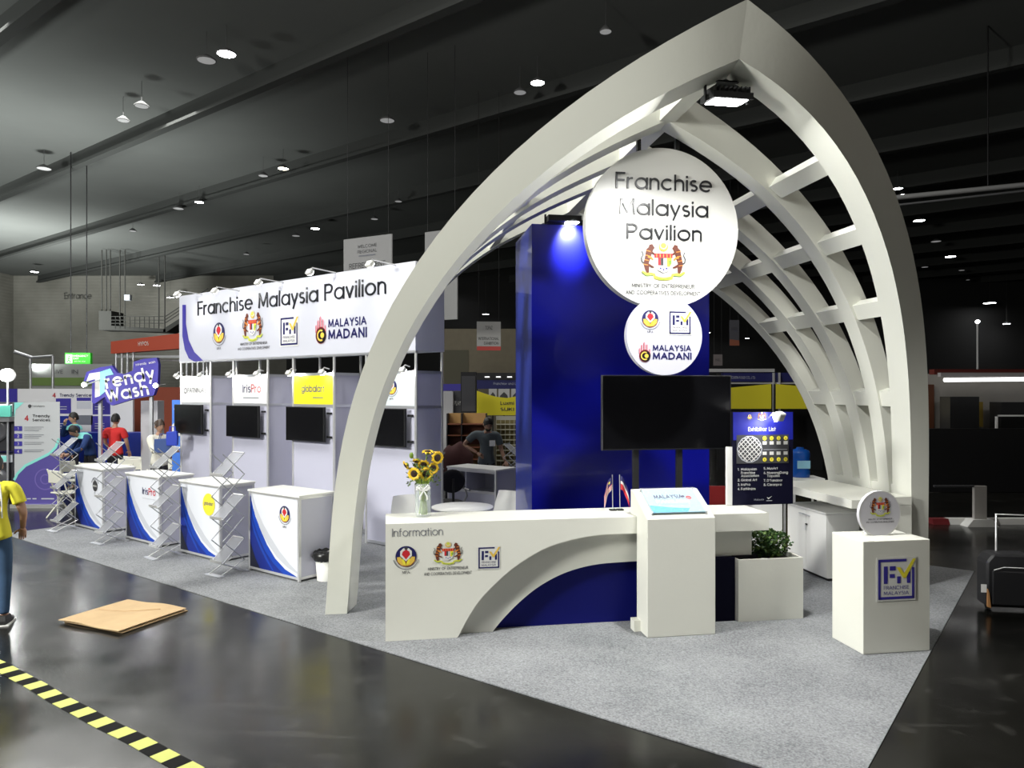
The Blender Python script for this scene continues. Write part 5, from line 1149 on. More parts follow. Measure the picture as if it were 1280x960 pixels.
# washing machines at the left edge
for k, (zz, lb) in enumerate(((1.0, 'upper'), (.02, 'lower'))):
    X_, Y_, _ = at(-6, 540, 14.6); t_ = thing('washing_machine', '%s black front-loading washing machine stacked at left edge' % lb, 'washing machine', WLD, (X_, Y_, zz+ (.03 if k == 0 else 0)), 8, 'stacked washing machines'); mm = mat('machine_black', (.03, .03, .035), .35)
    part('body', MB().box(-.34, 0, 0, .34, .6, .96), mm, t_); part('door', MB().lathe([(.25, 0), (.25, .03), (.18, .05), (.0, .02)], 24, M=Matrix.Translation((0, 0, .42)) @ Matrix.Rotation(R(90), 4, 'X')), mat('machine_door', (.10, .10, .11), .2), t_)
    part('control_panel', MB().box(-.32, -.012, .78, .32, 0, .93), lgrey, t_); part('display', MB().box(.05, -.016, .80, .25, -.012, .91), teal, t_)
t_, w2, h2 = board('poster', 'teal and blue poster panel above the stacked washing machines', 'poster', -20, 507, 13, 521, 14.4, mat('poster_teal', (.10, .45, .36), .5), .05)
part('bracket', MB().box(-.2, .05, -.1, .2, .3, .0), alu, t_)

# folding chairs and tables of the left seating area
chm = mat('folding_white', (.74, .73, .64), .5)
def folding_chair(label, loc, rot):
    t_ = thing('folding_chair', label, 'chair', WLD, loc, rot, 'white folding chairs in the left seating area')
    part('seat', MB().box(-.2, -.2, .43, .2, .18, .455), chm, t_, bevel=.008); part('backrest', MB().box(-.2, .19, .62, .2, .215, .84), chm, t_, bevel=.008)
    for sx in (-1, 1): part('leg', MB().tube([(sx*.2, .23, .86), (sx*.2, .1, .44), (sx*.2, -.2, .01)], .014, 6), chm, t_); part('leg', MB().tube([(sx*.185, -.12, .44), (sx*.185, .25, .01)], .014, 6), chm, t_)
for k, (px_, py_, Z, rt, lb) in enumerate(((96, 575, 14.7, 160, 'leftmost at the back'), (120, 572, 14.3, 185, 'in front of the bending person'), (146, 566, 13.6, 10, 'in front of the person in red'), (174, 570, 12.9, 190, 'left of the woman in white'), (163, 564, 14.7, 30, 'second from right at the back'), (222, 572, 15.2, 170, 'right end, behind the woman in white'), (84, 582, 12.9, 150, 'by the farthest brochure stand'))):
    X_, Y_, _ = at(px_, py_, Z); folding_chair('white folding chair in the left seating area, '+lb, (X_, Y_, 0), rt)
for k, (px_, Z, lb) in enumerate(((114, 13.2, 'left'), (158, 16.5, 'right'))):
    X_, Y_, _ = at(px_, 575, Z); t_ = thing('folding_table', 'white folding table in left seating area, %s one' % lb, 'table', WLD, (X_, Y_, 0), -20); part('tabletop', MB().box(-.55, -.3, .70, .55, .3, .73), chm, t_, bevel=.006)
    for sx in (-1, 1):
        for sy in (-1, 1): part('leg', MB().tube([(sx*.48, sy*.25, .70), (sx*.5, sy*.26, .01)], .015, 6), chm, t_)

# red header booth, exit sign, catwalk
t_ = thing('red_header_booth', 'red lettered booth header carried on silver truss legs at left', 'booth', WLD, (*at(190, 440, 20)[:2], 0)); u = 20/FPX
zz = lambda y: HC+(490-y)*u
b = MB(); b.prism_xz([((138.5-190)*u, zz(442)), ((262-190)*u, zz(433)), ((262-190)*u, zz(412)), ((138.5-190)*u, zz(427))], 0, .3); part('header', b, mat('header_red', (.42, .06, .025), .6), t_)
b = MB().text('HYPOS', (179.5-190)*u, zz(432), 13*u, 5*u, -.01, signwhite, .02, ang=R(4)); part('lettering', b, None, t_)
for x0 in (-1.03, -.72, .9, 1.2):
    part('truss_leg', MB().tube([(x0, .1, 0), (x0, .1, zz(440))], .035, 8).tube([(x0+.16, .1, 0), (x0+.16, .1, zz(440))], .035, 8), alu, t_)
for k in range(1): part('ceiling_beam', MB().box(-1.0, .1, zz(447), 1.5, .2, zz(444)).box(-1.0, .6, zz(450), 1.5, .7, zz(448)), alu, t_)
t_ = thing('exit_sign', 'lit green emergency exit sign with running figure hung on left gable', 'sign', WLD, at(97, 449, 30)); u = 30/FPX; gm = mat('exit_green', (.03, .36, .02), .5, emit=.08, ecol=(.04, .5, .02)); wm = mat('exit_white', (.75, .85, .7), .5, emit=.1)
part('box', MB().box(-16*u, 0, -8*u, 16*u, .15, 8*u), gm, t_)
b = MB(); b.box(-14.5*u, -.02, -5*u, -6.5*u, -.005, 6*u, wm); b.ell((-10*u, -.04, 3.6*u), (1.1*u, .02, 1.1*u), gm, 8, 6); b.stroke([(-10*u, 2*u), (-10.5*u, -1*u), (-8.5*u, -2.5*u), (-8.8*u, -4.5*u)], 1.1*u, -.05, gm); b.stroke([(-10.5*u, -1*u), (-12.3*u, -4*u)], 1.1*u, -.05, gm); b.stroke([(-12.6*u, .5*u), (-10*u, 1.6*u), (-8*u, .2*u)], .8*u, -.05, gm)
b.text('EMERGENCY', 4*u, 3*u, 19*u, 2.4*u, -.02, wm, .02).text('EXIT', -1.5*u, -.2*u, 7*u, 2.2*u, -.02, wm, .02).text('ทางออกฉุกเฉิน' if False else 'exit this way', 3*u, -3.4*u, 14*u, 1.6*u, -.02, wm, 0); part('pictogram', b, None, t_)
part('hanging_rod', MB().tube([(-10*u, .08, 8*u), (-10*u, .08, 12-at(97, 449, 30)[2])], .02, 6).tube([(10*u, .08, 8*u), (10*u, .08, 12-at(97, 449, 30)[2])], .02, 6), black, t_)
cwm = mat('catwalk_steel', (.05, .05, .045), .7); Zc = 50.0; u = Zc/FPX
t_ = thing('catwalk', 'dark steel catwalk with railings hanging from the roof on the left', 'walkway', WLD, (*at(124, 410, Zc)[:2], 0)); zz = lambda y: HC+(490-y)*u; xx = lambda x: (x-124)*u
part('deck', MB().prism_xz([(xx(139), zz(412.5)), (xx(207), zz(415)), (xx(207), zz(411)), (xx(139), zz(407))], 0, 1.6), cwm, t_); part('cabin', MB().box(xx(123.5), 0, zz(412.5), xx(139), 1.6, zz(388.5)), cwm, t_)
part('stair', MB().prism_xz([(xx(204), zz(415)), (xx(208), zz(415)), (xx(262), zz(379)), (xx(258), zz(377)), (xx(204), zz(411))], 0, 1.6), cwm, t_)
for x0 in (124.5, 130, 135, 147, 153.5, 196, 203.5): part('hanger', MB().box(xx(x0), .2, zz(410), xx(x0+1.1), .26, 11.9), cwm, t_)
for yy in (396, 400.5, 404.5): part('railing', MB().box(xx(139), 0, zz(yy), xx(204), .05, zz(yy-.8)), cwm, t_)
for x0 in range(144, 204, 6): part('railing_post', MB().box(xx(x0), 0, zz(411), xx(x0+.6), .05, zz(396)), cwm, t_)
for k in range(3): part('railing', MB().prism_xz([(xx(205), zz(405-4*k)), (xx(260), zz(369-4*k)), (xx(260), zz(368-4*k)), (xx(205), zz(404-4*k))], 0, .05), cwm, t_)
part('equipment_box', MB().box(xx(158), -.3, zz(376), xx(165), .0, zz(369)), lgrey, t_)
# grey fabric screens left of the catwalk with faint lettering
t_, w2, h2 = board('printed_screen', 'hazy grey and green printed screen behind the far left booths', 'screen', 36, 455, 140, 482, 26.0, mat('screen_grey', (.22, .23, .22), .8), .1, floor=True)
u = 26/FPX; part('print', MB().flat([(-w2, 0), (w2, 0), (w2, 10*u), (-w2, 10*u)], -.01, mat('screen_green', (.10, .16, .04), .8)).text('LIVE', -15*u, 15*u, 12*u, 5*u, -.02, charcoal, .01).text('IN', 6*u, 15*u, 8*u, 5*u, -.02, charcoal, .01), None, t_)
t_ = thing('gantry_frame', 'light metal gantry frame standing above the far left booths', 'frame', WLD, (*at(52, 470, 22)[:2], 0)); u = 22/FPX
part('frame', MB().tube([((38-52)*u, 0, 0), ((38-52)*u, 0, HC+43*u)], .04, 8).tube([((66-52)*u, 0, 0), ((66-52)*u, 0, HC+45*u)], .04, 8).tube([((38-52)*u, 0, HC+43*u), ((66-52)*u, 0, HC+45*u)], .04, 8).tube([((26-52)*u, -.3, HC+50*u), ((40-52)*u, 0, HC+43*u)], .05, 8), alu, t_)
part('lettering', MB().text('Entrance', 0, 0, 5.0, 1.0, 0, mat('faint_lettering', (.16, .16, .14), .8), 0), None, None, at(99, 374, 61.9)) if False else None
tag(part('wall_lettering', MB().text('Entrance', 0, 0, 34*61/FPX, 8*61/FPX, 0, mat('faint_lettering', (.12, .12, .11), .8), .01), None, None, at(97, 374, 61.8)), 'large faint Entrance lettering high on left gable wall', 'lettering')

# ================================================================== hanging notices
def notice(lab, px0, py0, px1, py1, Z, rot, lines, col=(.34, .34, .34), extra=None):
    X_, Y_, Zt = at((px0+px1)/2, py0, Z); w_ = (px1-px0)*Z/FPX/2; h_ = (py1-py0)*Z/FPX; t_ = thing('hanging_notice', lab, 'sign', WLD, (X_, Y_, Zt-h_), rot)
    part('panel', MB().box(-w_, 0, 0, w_, .04, h_), mat('notice_%d' % int(col[0]*100), col, .7), t_); b = MB()
    for tx, fx, fz, fw, fc in lines: b.text(tx, fx*w_, fz*h_, fw*w_, fc*h_, -.01, charcoal, .01)
    if extra: extra(b, w_, h_)
    part('lettering', b, None, t_)
    for sx in (-1, 1): part('hanging_wire', MB().tube([(sx*w_*.85, .02, h_), (sx*w_*.85, .02, 12-(Zt-h_))], .006, 5), black, t_)
def qr(b, w_, h_):
    b.flat([(-.35*w_, .64*h_), (.35*w_, .64*h_), (.35*w_, .66*h_), (-.35*w_, .66*h_)], -.01, greyl)
notice('large grey hanging notice lettered REFRESHMENT behind the fascia', 421, 296, 497, 362, 21, -28, [('WELCOME', 0, .80, .8, .06), ('REGIONAL', 0, .70, .8, .06), ('REFRESHMENT', 0, .42, 1.5, .10)], (.30, .30, .30), qr)
notice('plain grey hanging notice partly hidden by the big left arch', 527, 288, 575, 400, 21, -28, [('EVENT', .3, .6, .8, .06)], (.28, .28, .28))
notice('small pale hanging notice with red strip left of the blue tower', 596, 402, 626, 438, 24, 5, [('TOPAZ', 0, .72, .6, .13), ('INTERNATIONAL', 0, .36, 1.7, .1), ('EXHIBITION', .2, .2, 1.2, .1)], (.35, .35, .34), lambda b, w_, h_: b.flat([(-w_, 0), (w_, 0), (w_, .14*h_), (-w_, .14*h_)], -.006, mat('notice_red', (.45, .05, .04), .6)))
notice('small dim hanging notice right of the blue tower', 892, 443, 903, 457, 26, 0, [('HALL', 0, .4, 1.2, .25)], (.14, .12, .12))
notice('tall dim hanging notice seen behind the right arches', 912, 400, 924, 432, 26, 0, [('EXPO', 0, .6, 1.2, .12)], (.05, .05, .06), lambda b, w_, h_: b.flat([(-w_, .0), (w_, 0), (w_, .2*h_), (-w_, .25*h_)], -.006, mat('notice_rust', (.2, .06, .03), .6)))

# ================================================================== background behind the meeting area
yel = mat('yellow_cloth', (.68, .60, .02), .7)
def cloth(lab, pts_px, Z, m_=yel, sag=0, name='cloth_banner'):
    X_, Y_, _ = at(pts_px[0][0], 490, Z); t_ = thing(name, lab, 'banner', WLD, (X_, Y_, 0)); q = [((x-pts_px[0][0])*Z/FPX, HC-(y-490)*Z/FPX) for x, y in pts_px]
    part('cloth', MB().prism_xz(q, 0, .02), m_, t_)
    for xq in (min(a for a, b_ in q), max(a for a, b_ in q)): part('pole', MB().box(xq-.03, .02, .01, xq+.03, .08, max(b_ for a, b_ in q)), black, t_)
    return t_, q
t_, w2, h2 = board('tan_partition', 'dim tan partition wall behind the meeting area', 'partition', 552, 411, 662, 470, 30, mat('tan_wall', (.15, .13, .09), .8, var=.15), .2, floor=True)
part('door_recess', MB().box(-w2+.1, -.02, -.5, -w2+1.1, -.0, h2*.55), mat('tan_dark', (.08, .075, .05), .8), t_)
t_, w2, h2 = board('header_board', 'dark blue booth header with small lamps left of the tower', 'sign', 592, 466, 668, 486, 20, mat('header_navy', (.01, .012, .09), .5), .3)
u = 20/FPX; b = MB().text('Franchise and Licensing', 8*u, 5*u, 42*u, 3*u, -.01, lgrey, 0).flat([(-w2, h2*.55), (w2, h2*.55), (w2, h2), (-w2, h2)], -.006, black); part('print', b, None, t_); part('support', MB().box(-w2, .1, -h2-1.9, -w2+.1, .2, 0), black, t_)
for k in range(4): part('lamp_strip', MB().box((-24+k*14)*u, -.05, 14*u, (-18+k*14)*u, -.02, 15.5*u), mat('dim_lamp', (.8, .8, .8), .5, emit=1.2), t_)
for k, (x0, x1) in enumerate(((611, 621), (623, 637), (639, 652))):
    t_, w2, h2 = board('photo_panel', 'small white photo panel %s behind the yellow cloth' % ('at left', 'in the middle', 'at right')[k], 'poster', x0, 486, x1, 502, 19.5, mat('photo_white', (.45, .45, .45), .6), .04, 'photo panels behind the yellow cloth'); part('print', MB().flat([(-w2*.8, h2*.1), (w2*.8, h2*.1), (w2*.6, h2*.5), (0, h2*.75), (-w2*.7, h2*.45)], -.005, charcoal), None, t_); part('pole', MB().box(-.02, .04, -at(0, 502, 19.5)[2]+.01, .02, .08, h2*.9), black, t_)
t_, q = cloth('yellow cloth banner with black lettering behind man in grey', [(595, 519), (595, 488), (606, 492), (620, 496), (634, 497.5), (650, 494.5), (662, 491), (662, 519)][::-1], 18.5)
u = 18.5/FPX; b = MB().text('Luxmi', (634-662)*u, HC-(506-490)*u, 17*u, 4.5*u, -.01, charcoal, .03).text('SUKI', (634-662)*u, HC-(513.5-490)*u, 17*u, 4*u, -.01, charcoal, .03); part('lettering', b, None, t_)
t_ = thing('loudspeaker', 'tall black loudspeaker column left of the yellow cloth', 'speaker', WLD, (*at(585.5, 490, 17)[:2], 0)); u = 17/FPX
part('cabinet', MB().box(-9.5*u, 0, HC-26*u, 9.5*u, .4, HC+25*u), black, t_); part('pole', MB().box(-.05, .15, .01, .05, .25, HC-26*u), black, t_); part('grille', MB().box(-8.5*u, -.01, HC-24*u, 8.5*u, 0, HC+20*u), charcoal, t_)
t_, w2, h2 = board('white_stand', 'small white display stand right of the booth row end', 'stand', 554, 489, 566, 520, 18, mat('white_dim', (.45, .45, .46), .6), .4, floor=True)
t_, w2, h2 = board('poster_stand', 'small dark poster with white PLAY lettering beside the loudspeaker', 'poster', 567, 489, 577, 516, 18.2, charcoal, .05, floor=True); part('lettering', MB().text('PLAY', 0, h2*.35, w2*1.6, h2*.2, -.005, signwhite, .02), None, t_)
t_, w2, h2 = board('header_strip', 'narrow violet booth header beside the end of the booth row', 'sign', 553, 480, 577, 488.5, 20, indigo, .1, floor=False); part('support', MB().box(-.05, .1, -at(0, 488.5, 20)[2]+.01, .05, .15, 0), alu, t_)
wood = mat('light_wood', (.42, .24, .08), .6, var=.15, vscale=3); woodd = mat('red_brown_wood', (.16, .05, .02), .6)
t_ = thing('wooden_shelf', 'open wooden shelving of light and red-brown boards behind the open counter', 'shelf', WLD, (*at(585, 540, 16.5)[:2], 0)); u = 16.5/FPX; zz = lambda y: HC-(y-490)*u
part('back_board', MB().box(-27*u, .4, .01, 22*u, .43, zz(517)), wood, t_)
for y0 in (531, 545, 560, 575): part('shelf', MB().box(-27*u, 0, zz(y0), 22*u, .4, zz(y0-1.2)), woodd, t_)
for y0 in (538, 552): part('back_band', MB().box(-27*u, .37, zz(y0+5), 22*u, .40, zz(y0-5)), woodd, t_)
for x0 in (-27, -9, 22): part('upright', MB().box(x0*u, 0, .01, (x0+1.5)*u, .4, zz(517)), black, t_)
t_ = thing('wire_rack', 'pale wire display rack right of the man in grey', 'rack', WLD, (*at(636, 540, 17)[:2], 0)); u = 17/FPX; zz = lambda y: HC-(y-490)*u
part('header', MB().box(-16*u, -.02, zz(525), 24*u, 0, zz(520)), mat('rack_header', (.35, .34, .28), .6), t_)
for k in range(8): part('wire_column', MB().box((-16+5.6*k)*u, -.01, .01, (-15.4+5.6*k)*u, .0, zz(525)), mat('rack_wire', (.38, .36, .26), .5), t_)
for k in range(8): part('wire_shelf', MB().box(-16*u, -.02, zz(531+6.5*k), 24*u, .2, zz(530.2+6.5*k)), mat('rack_wire', (.38, .36, .26), .5), t_)
part('back_board', MB().box(-16*u, .22, .01, 24*u, .25, zz(525)), mat('rack_back', (.16, .13, .05), .7), t_)
brochure_stand('brochure_stand', 'white zigzag brochure stand at the edge of the blue tower behind the man', WLD, (*at(652, 560, 12.4)[:2], 0), 60, None, 1.32, .3, .2)
brochure_stand('brochure_stand', 'white zigzag brochure stand behind the vase at the end of the booth row', WLD, (*at(553, 580, 12.2)[:2], 0), 80, None, 1.42, .3, .2)
t_ = thing('cloth_heap', 'dark maroon cloth heap on the far chair behind the vase', 'cloth', WLD, (*at(571, 560, 14)[:2], 0))
b = MB(); b.ell((0, 0, .78), (.34, .3, .45), nu=16, nv=12); b.v = [(x*(1+.12*math.sin(z*17+x*9)), y, z*(1+.04*math.sin(x*22))) for x, y, z in b.v]; part('cloth', b, mat('maroon_cloth', (.05, .012, .012), .9), t_); part('stool', MB().box(-.2, -.2, .01, .2, .2, .42), black, t_)
# right of tower
t_, w2, h2 = board('partition', 'low dark red panel seen between the tower and the list board', 'panel', 887, 608, 907, 634, 9.4, mat('panel_red', (.30, .01, .01), .6), .06, floor=True)
t_, q = cloth('yellow cloth valance behind the right arches, left length', [(908, 511), (908, 485), (964, 480), (964, 511)], 19)
t_, q = cloth('yellow cloth valance behind the right arches, right length', [(970, 511), (970, 480), (1040, 486), (1040, 511)], 19)
t_ = thing('market_booth', 'blue-fronted market booth header with white posts behind right arches', 'booth', WLD, (*at(960, 480, 20)[:2], 0)); u = 20/FPX; zz = lambda y: HC-(y-490)*u
part('header', MB().box(-56*u, 0, zz(477), 62*u, .2, zz(466)), mat('header_navy', (.01, .012, .09), .5), t_); part('lettering', MB().text('MODERN FOOD CO., LTD.', -32*u, zz(473.5), 32*u, 3*u, -.01, lgrey, 0), None, t_)
part('rail', MB().box(-76*u, -.02, zz(465), 8*u, .06, zz(461)), alu2, t_); part('rail', MB().box(-52*u, -.03, zz(480), 80*u, 0, zz(478)), alu2, t_)
for x0 in (-.2, 7): part('post', MB().box((x0+5)*u, -.1, .01, (x0+7)*u, -.04, zz(466)), alu2, t_)
part('back_panel', MB().box(-56*u, .6, .01, 80*u, .64, zz(466)), black, t_)

# ================================================================== right-hand dark stand
Zr = 16.0; u = Zr/FPX; t_ = thing('dark_stand', 'dim exhibition stand with red header and long white fluorescent tube at right', 'booth', WLD, (*at(1170, 480, Zr)[:2], 0)); zz = lambda y: HC-(y-490)*u; xx = lambda x: (x-1170)*u
part('header', MB().box(xx(1168), 0, zz(468), xx(1420), .2, zz(461.5)), mat('stand_red', (.12, .015, .01), .6), t_)
part('tube_light', MB().tube([(xx(1177), -.1, zz(475)), (xx(1420), -.1, zz(473))], 2.4*u, 8), mat('tube_white', (1, 1, 1), .5, emit=3.0), t_); part('tube_housing', MB().box(xx(1172), -.12, zz(471), xx(1420), 0, zz(466)), mat('housing_grey', (.4, .38, .38), .5), t_)
part('upper_wall', MB().box(xx(1162), 1.0, zz(620), xx(1420), 1.1, zz(466)), mat('stand_wall', (.34, .32, .29), .8, var=.2, vscale=1.5), t_)
part('rust_strip', MB().box(xx(1181), .95, zz(540), xx(1199), 1.0, zz(480)), mat('rust_strip', (.10, .03, .01), .8), t_); part('yellow_cloth', MB().box(xx(1236), .9, zz(536), xx(1262), .96, zz(503)), mat('cloth_ochre', (.25, .17, .02), .8), t_)
part('slit_lamp', MB().box(xx(1174.5), .85, zz(523), xx(1180), .9, zz(494)), mat('warm_lamp', (1, .9, .55), .5, emit=2.0, ecol=(1, .92, .6)), t_)
part('dark_box', MB().box(xx(1198), .3, .01, xx(1235), .7, zz(496)), black, t_); part('dark_box', MB().box(xx(1263), .3, .01, xx(1420), .7, zz(503)), black, t_)
part('white_frame', MB().box(xx(1253), .2, zz(540), xx(1255), .25, zz(519)).box(xx(1253), .2, zz(521), xx(1400), .25, zz(519)), white, t_)
part('low_screen', MB().box(xx(1163), .1, .01, xx(1420), .2, zz(536)), black, t_)
t_ = thing('ceiling_truss', 'long bright metal truss pipe crossing high at right behind the arch', 'truss', WLD, at(1100, 249, 20)); u = 20/FPX
part('pipe', MB().tube([(0, 0, 0), (420*u, -1.0, 32*u)], .07, 8), alu2, t_); part('pipe', MB().tube([(0, .3, -.15), (420*u, -.7, 31*u)], .03, 6), alu, t_)
for k in (0.3, .9): part('hanger', MB().tube([(420*u*k, -1.0*k, 32*u*k), (420*u*k, -1.0*k, 12-at(1100, 249, 20)[2])], .02, 5), black, t_)
t_ = thing('light_pole', 'thin white pole with a lamp on top above the dark stand', 'pole', WLD, (*at(1222, 464, 18)[:2], 0)); part('pole', MB().tube([(0, 0, .01), (0, 0, HC+87*18/FPX)], .025, 6), mat('pole_grey', (.4, .4, .4), .5), t_); part('bulb', MB().ell((0, 0, HC+88*18/FPX), (.05, .05, .04)), mat('hall_lamp', (1, 1, 1), .5, emit=25), t_)
# kerb, barrier leg
Zk = 12.3; u = Zk/FPX
kerbr = mat('kerb_red', (.18, .01, .015), .6)
for k, (x0, x1, m_, lb) in enumerate(((1163, 1184, kerbr, 'dark red kerb block nearest to the arch'), (1184, 1210, white, 'white kerb block left of the barrier leg'), (1210, 1246, mat('kerb_grey', (.30, .28, .27), .7), 'grey kerb block under the barrier leg'), (1246, 1300, white, 'white kerb block at right edge'), (1300, 1380, kerbr, 'dark red kerb block running out at right'))):
    X0 = (x0-640)*u; X1 = (x1-640)*u; solo('kerb_block', MB().prism_yz([(-.1, 0), (.1, 0), (.08, .09), (-.05, .09)], 0, X1-X0-.01), m_, lb, 'kerb', WLD, (X0, Zk, 0), -3*k*0)
t_ = thing('barrier_leg', 'white flared barrier leg standing on the kerb at right', 'barrier', WLD, ((1214-640)*u, Zk-.22, 0)); part('post', MB().box(-.10, -.03, .1, .10, .03, .66), mat('barrier_grey', (.42, .40, .38), .6), t_); part('foot', MB().prism_xz([(-.26, 0), (.26, 0), (.16, .12), (-.16, .12)], -.1, .1), white, t_)
part('rail', MB().box(-.75, -.02, .64, -.1, .02, .67), charcoal, t_)
# suitcase
X_, Y_ = gnd(1264, 766); t_ = thing('suitcase', 'black soft suitcase with raised white-trimmed handle at right edge', 'suitcase', WLD, (X_+.03, Y_+.1, 0), -10)
part('body', MB().prism_xz([(-.24, .05), (.24, .05), (.24, .50), (.18, .58), (-.18, .58), (-.24, .50)], -.12, .12), mat('suitcase_black', (.012, .012, .014), .6), t_, bevel=.02)
part('front_pocket', MB().box(-.2, -.15, .08, .2, -.12, .42), mat('suitcase_black', (.012, .012, .014), .6), t_, bevel=.01)
part('piping', MB().tube([(-.19, -.155, .43), (-.1, -.155, .46), (.1, -.155, .46), (.19, -.155, .43)], .006, 5), mat('piping_white', (.7, .7, .7), .5), t_)
part('handle', MB().tube([(-.07, .08, .55), (-.07, .08, .95), (.22, .08, .95), (.22, .08, .55)], .011, 6), alu2, t_); part('luggage_tag', MB().box(-.30, -.14, .20, -.25, -.135, .28), white, t_); part('side_trim', MB().prism_xz([(-.245, .06), (-.215, .05), (-.232, .20), (-.245, .24)], -.155, -.125), mat('tan_leather', (.45, .22, .08), .6), t_)
for sx in (-.18, .18): part('wheel', MB().lathe([(.03, -.02), (.03, .02)], 12, M=Matrix.Translation((sx, .0, .031)) @ Matrix.Rotation(R(90), 4, 'Y')), black, t_)

# ================================================================== things on the floor
card = mat('corrugated_cardboard', (.50, .35, .19), .85, var=.12, vscale=8)
P4 = [gnd(73, 779), gnd(148, 793.7), gnd(233, 764), gnd(160, 753)]; cx_ = sum(p[0] for p in P4)/4; cy_ = sum(p[1] for p in P4)/4
t_ = thing('cardboard_sheets', 'flattened brown cardboard lying on dark floor at left', 'cardboard', WLD, (cx_, cy_, 0))
def sheet(grow, z0, dx, dy, amp):
    b = MB(); N = 10; V_ = []
    for j in range(N+1):
        for i in range(N+1):
            a, c_ = i/N, j/N; x = (P4[0][0]*(1-a)+P4[1][0]*a)*(1-c_)+(P4[3][0]*(1-a)+P4[2][0]*a)*c_-cx_; y = (P4[0][1]*(1-a)+P4[1][1]*a)*(1-c_)+(P4[3][1]*(1-a)+P4[2][1]*a)*c_-cy_
            V_.append((x*grow+dx, y*grow+dy, z0+amp*(.5+.5*math.sin(a*7+c_*3))*(.4+.6*math.sin(a*PI))))
    F_ = [(j*(N+1)+i, j*(N+1)+i+1, (j+1)*(N+1)+i+1, (j+1)*(N+1)+i) for j in range(N) for i in range(N)]
    b.add(V_, F_); b.add([(x, y, z-.006) for x, y, z in V_], [f[::-1] for f in F_])
    rim = [i for i in range(N)]+[i*(N+1)+N for i in range(N)]+[N*(N+1)+N-i for i in range(N)]+[(N-i)*(N+1) for i in range(N)]; k0 = (N+1)**2
    b.add(V_+[(x, y, z-.006) for x, y, z in V_], [(rim[i], rim[(i+1) % len(rim)], rim[(i+1) % len(rim)]+k0, rim[i]+k0) for i in range(len(rim))]); return b
part('sheet', sheet(.97, .009, .03, .01, .008), card, t_); part('sheet', sheet(1.0, .03, 0, 0, .016), card, t_)
b = MB(); b.tube([(-.3, .1, .048), (0, .02, .052), (.3, .12, .046)], .0025, 4); part('tape_seam', b, mat('tape_brown', (.45, .26, .10), .4), t_)
A_ = Vector((*gnd(-12, 827), 0)); B_ = Vector((*gnd(262, 976), 0)); d_ = (B_-A_); L_ = d_.length; d_.normalize()
b = MB(); n = int(L_/.13)
tyel = mat('tape_yellow', (.50, .52, .14), .7); tblk = mat('tape_black', (.006, .006, .006), .8, spec=.15)
for i in range(n):
    x0, x1 = i*.13, (i+1)*.13; wv = lambda x: .006*math.sin(x*3.1)+.003*math.sin(x*9)
    zz_ = .0035
    b.add([(x0, -.06+wv(x0), .001), (x1, -.06+wv(x1), .001), (x1, .06+wv(x1), .001), (x0, .06+wv(x0), .001), (x0, -.06+wv(x0), zz_), (x1, -.06+wv(x1), zz_), (x1, .06+wv(x1), zz_), (x0, .06+wv(x0), zz_)], [(4, 5, 6, 7), (0, 1, 5, 4), (2, 3, 7, 6), (0, 4, 7, 3), (1, 2, 6, 5)], tyel if i % 2 == 0 else tblk)
o = part('hazard_tape', b, None, None, tuple(A_), (0, 0, math.atan2(d_.y, d_.x))); tag(o, 'black and yellow striped hazard tape stuck across the dark floor', 'tape')

# ================================================================== ceiling lamps
hl = mat('hall_lamp', (1, 1, 1), .5, emit=25); hy = mat('hall_lamp_warm', (1, .9, .7), .5, emit=22, ecol=(1, .92, .7)); off = mat('lamp_off_pale_glow', (.55, .55, .55), .5, emit=.35)  # unlit lenses get a faint added glow to look pale
LP = [(283, 68, 1, .26), (354, 211, 2, .22), (249, 253, 1, .22), (394, 286, 1, .26), (672, 104, 1, .22), (196, 357, 1, .3), (213, 372, 1, .3), (1149, 276, 1, .3), (1188, 321, 1, .34), (1237, 379, 1, .5), (607, 393, 1, .28), (1122, 236, 1, .22), (1128, 244, 1, .2), (43, 340, 1, .3), (567, 363, 1, .3), (885, 416, 1, .2), (934, 423, 1, .2), (176, 356, 1, .28), (1258, 405, 1, .3), (1210, 350, 0, .15),
      (258, 76, 0, .26), (484, 151, 0, .26), (329, 220, 0, .2), (223, 261, 0, .26), (370, 295, 0, .24), (177, 133, 0, .22), (154, 151, 0, .2), (55, 211, 0, .28), (650, 116, 0, .2), (757, 40, 0, .16), (1170, 302, 0, .3), (1156, 334, 0, .24), (468, 274, 0, .2), (498, 252, 0, .18), (308, 318, 0, .2), (1202, 338, 0, .22), (166, 289, 0, .2)]
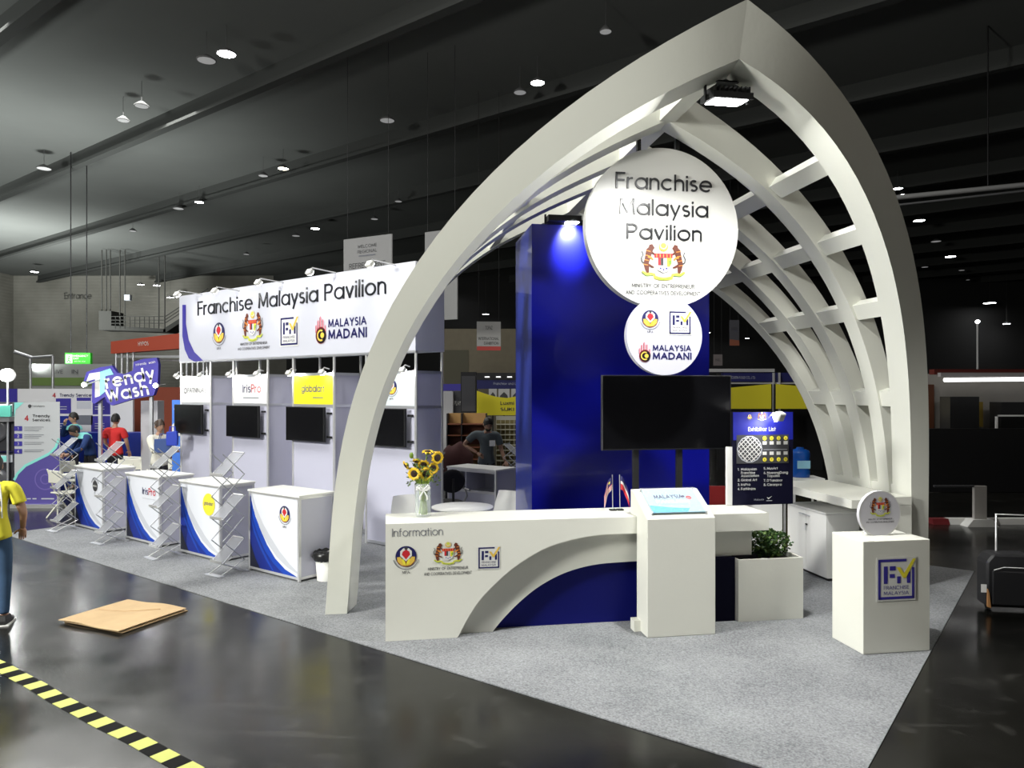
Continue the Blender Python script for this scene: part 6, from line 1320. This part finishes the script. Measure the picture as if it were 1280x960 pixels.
LLAB = ['glaring lit lamp, biggest and highest at upper left', 'warm yellowish lit lamp above the word Malaysia of the fascia', 'lit lamp left of the warm yellowish one, above left end of fascia', 'lit lamp right of the warm one, left of the grey notice', 'glaring lit lamp alone left of the arch top', 'small lit lamp near the catwalk hanger', 'tiny lit lamp above left corner of fascia', 'largest lit lamp right of the arch, just beyond its edge', 'second lit lamp right of the arch, a little lower', 'third and lowest lit lamp of the right-hand diagonal row', 'small lit lamp above small pale notice left of tower', 'lit lamp touching the right arch edge, upper one', 'lit lamp touching the right arch edge, just beneath its twin', 'lit lamp at far left just above the gable wall', 'small lit lamp beside the plain grey notice', 'tiny lit lamp between right arches and blue tower, left one', 'tiny lit lamp between right arches and blue tower, right one', 'tiny lit lamp over the catwalk cabin', 'small lit lamp near right picture edge over the dark stand', 'faint small lamp right of the arch between the bright ones', 'pale unlit lamp just left of the glaring upper left lamp', 'pale unlit lamp alone between upper left lamp and arch', 'small pale unlit lamp left of the warm yellowish lamp', 'pale unlit lamp left of the lit one over the left end of fascia', 'small pale unlit lamp left of the lit one near the grey notice', 'pale unlit lamp at upper left, far from the glaring one', 'pale unlit lamp just below another at upper left', 'pale unlit lamp near left picture edge', 'small pale unlit lamp left of the glaring lamp near the arch top', 'pale unlit lamp at the top just left of the arch apex', 'pale unlit lamp below the largest lit one right of the arch', 'pale unlit lamp close to the right arch edge', 'small pale unlit lamp above the grey notice, lower one', 'small pale unlit lamp above the grey notice, upper one', 'small pale unlit lamp above the middle of the fascia', 'faint unlit lamp among the right-hand row', 'small unlit lamp high over the catwalk']
for k, (px_, py_, lit, r_) in enumerate(LP):
    Z = min(60.0, FPX*(11.2-HC)/(490-py_)); X_, Y_, Z_ = at(px_, py_, Z)
    side = 'left' if px_ < 560 else ('right' if px_ > 1000 else 'middle')
    t_ = thing('ceiling_lamp', LLAB[k], 'lamp', WLD, (X_, Y_, Z_), 0, '%s high-bay lamps, %s' % ({0: 'unlit', 1: 'lit', 2: 'warm'}[lit], side))
    part('shade', MB().lathe([(r_*.25, .16), (r_*.45, .13), (r_, .03), (r_, .0), (r_*.92, 0), (r_*.92, .02)], 16), mat('lamp_shade', (.10, .10, .10), .7), t_)
    part('lens', MB().lathe([(r_*.9, .004), (r_*.9, .012), (0, .012)], 16), {0: off, 1: hl, 2: hy}[lit], t_)
    part('hanging_rod', MB().tube([(0, 0, .15), (0, 0, 12-Z_)], .008, 5), mat('lamp_shade', (.10, .10, .10), .7), t_)
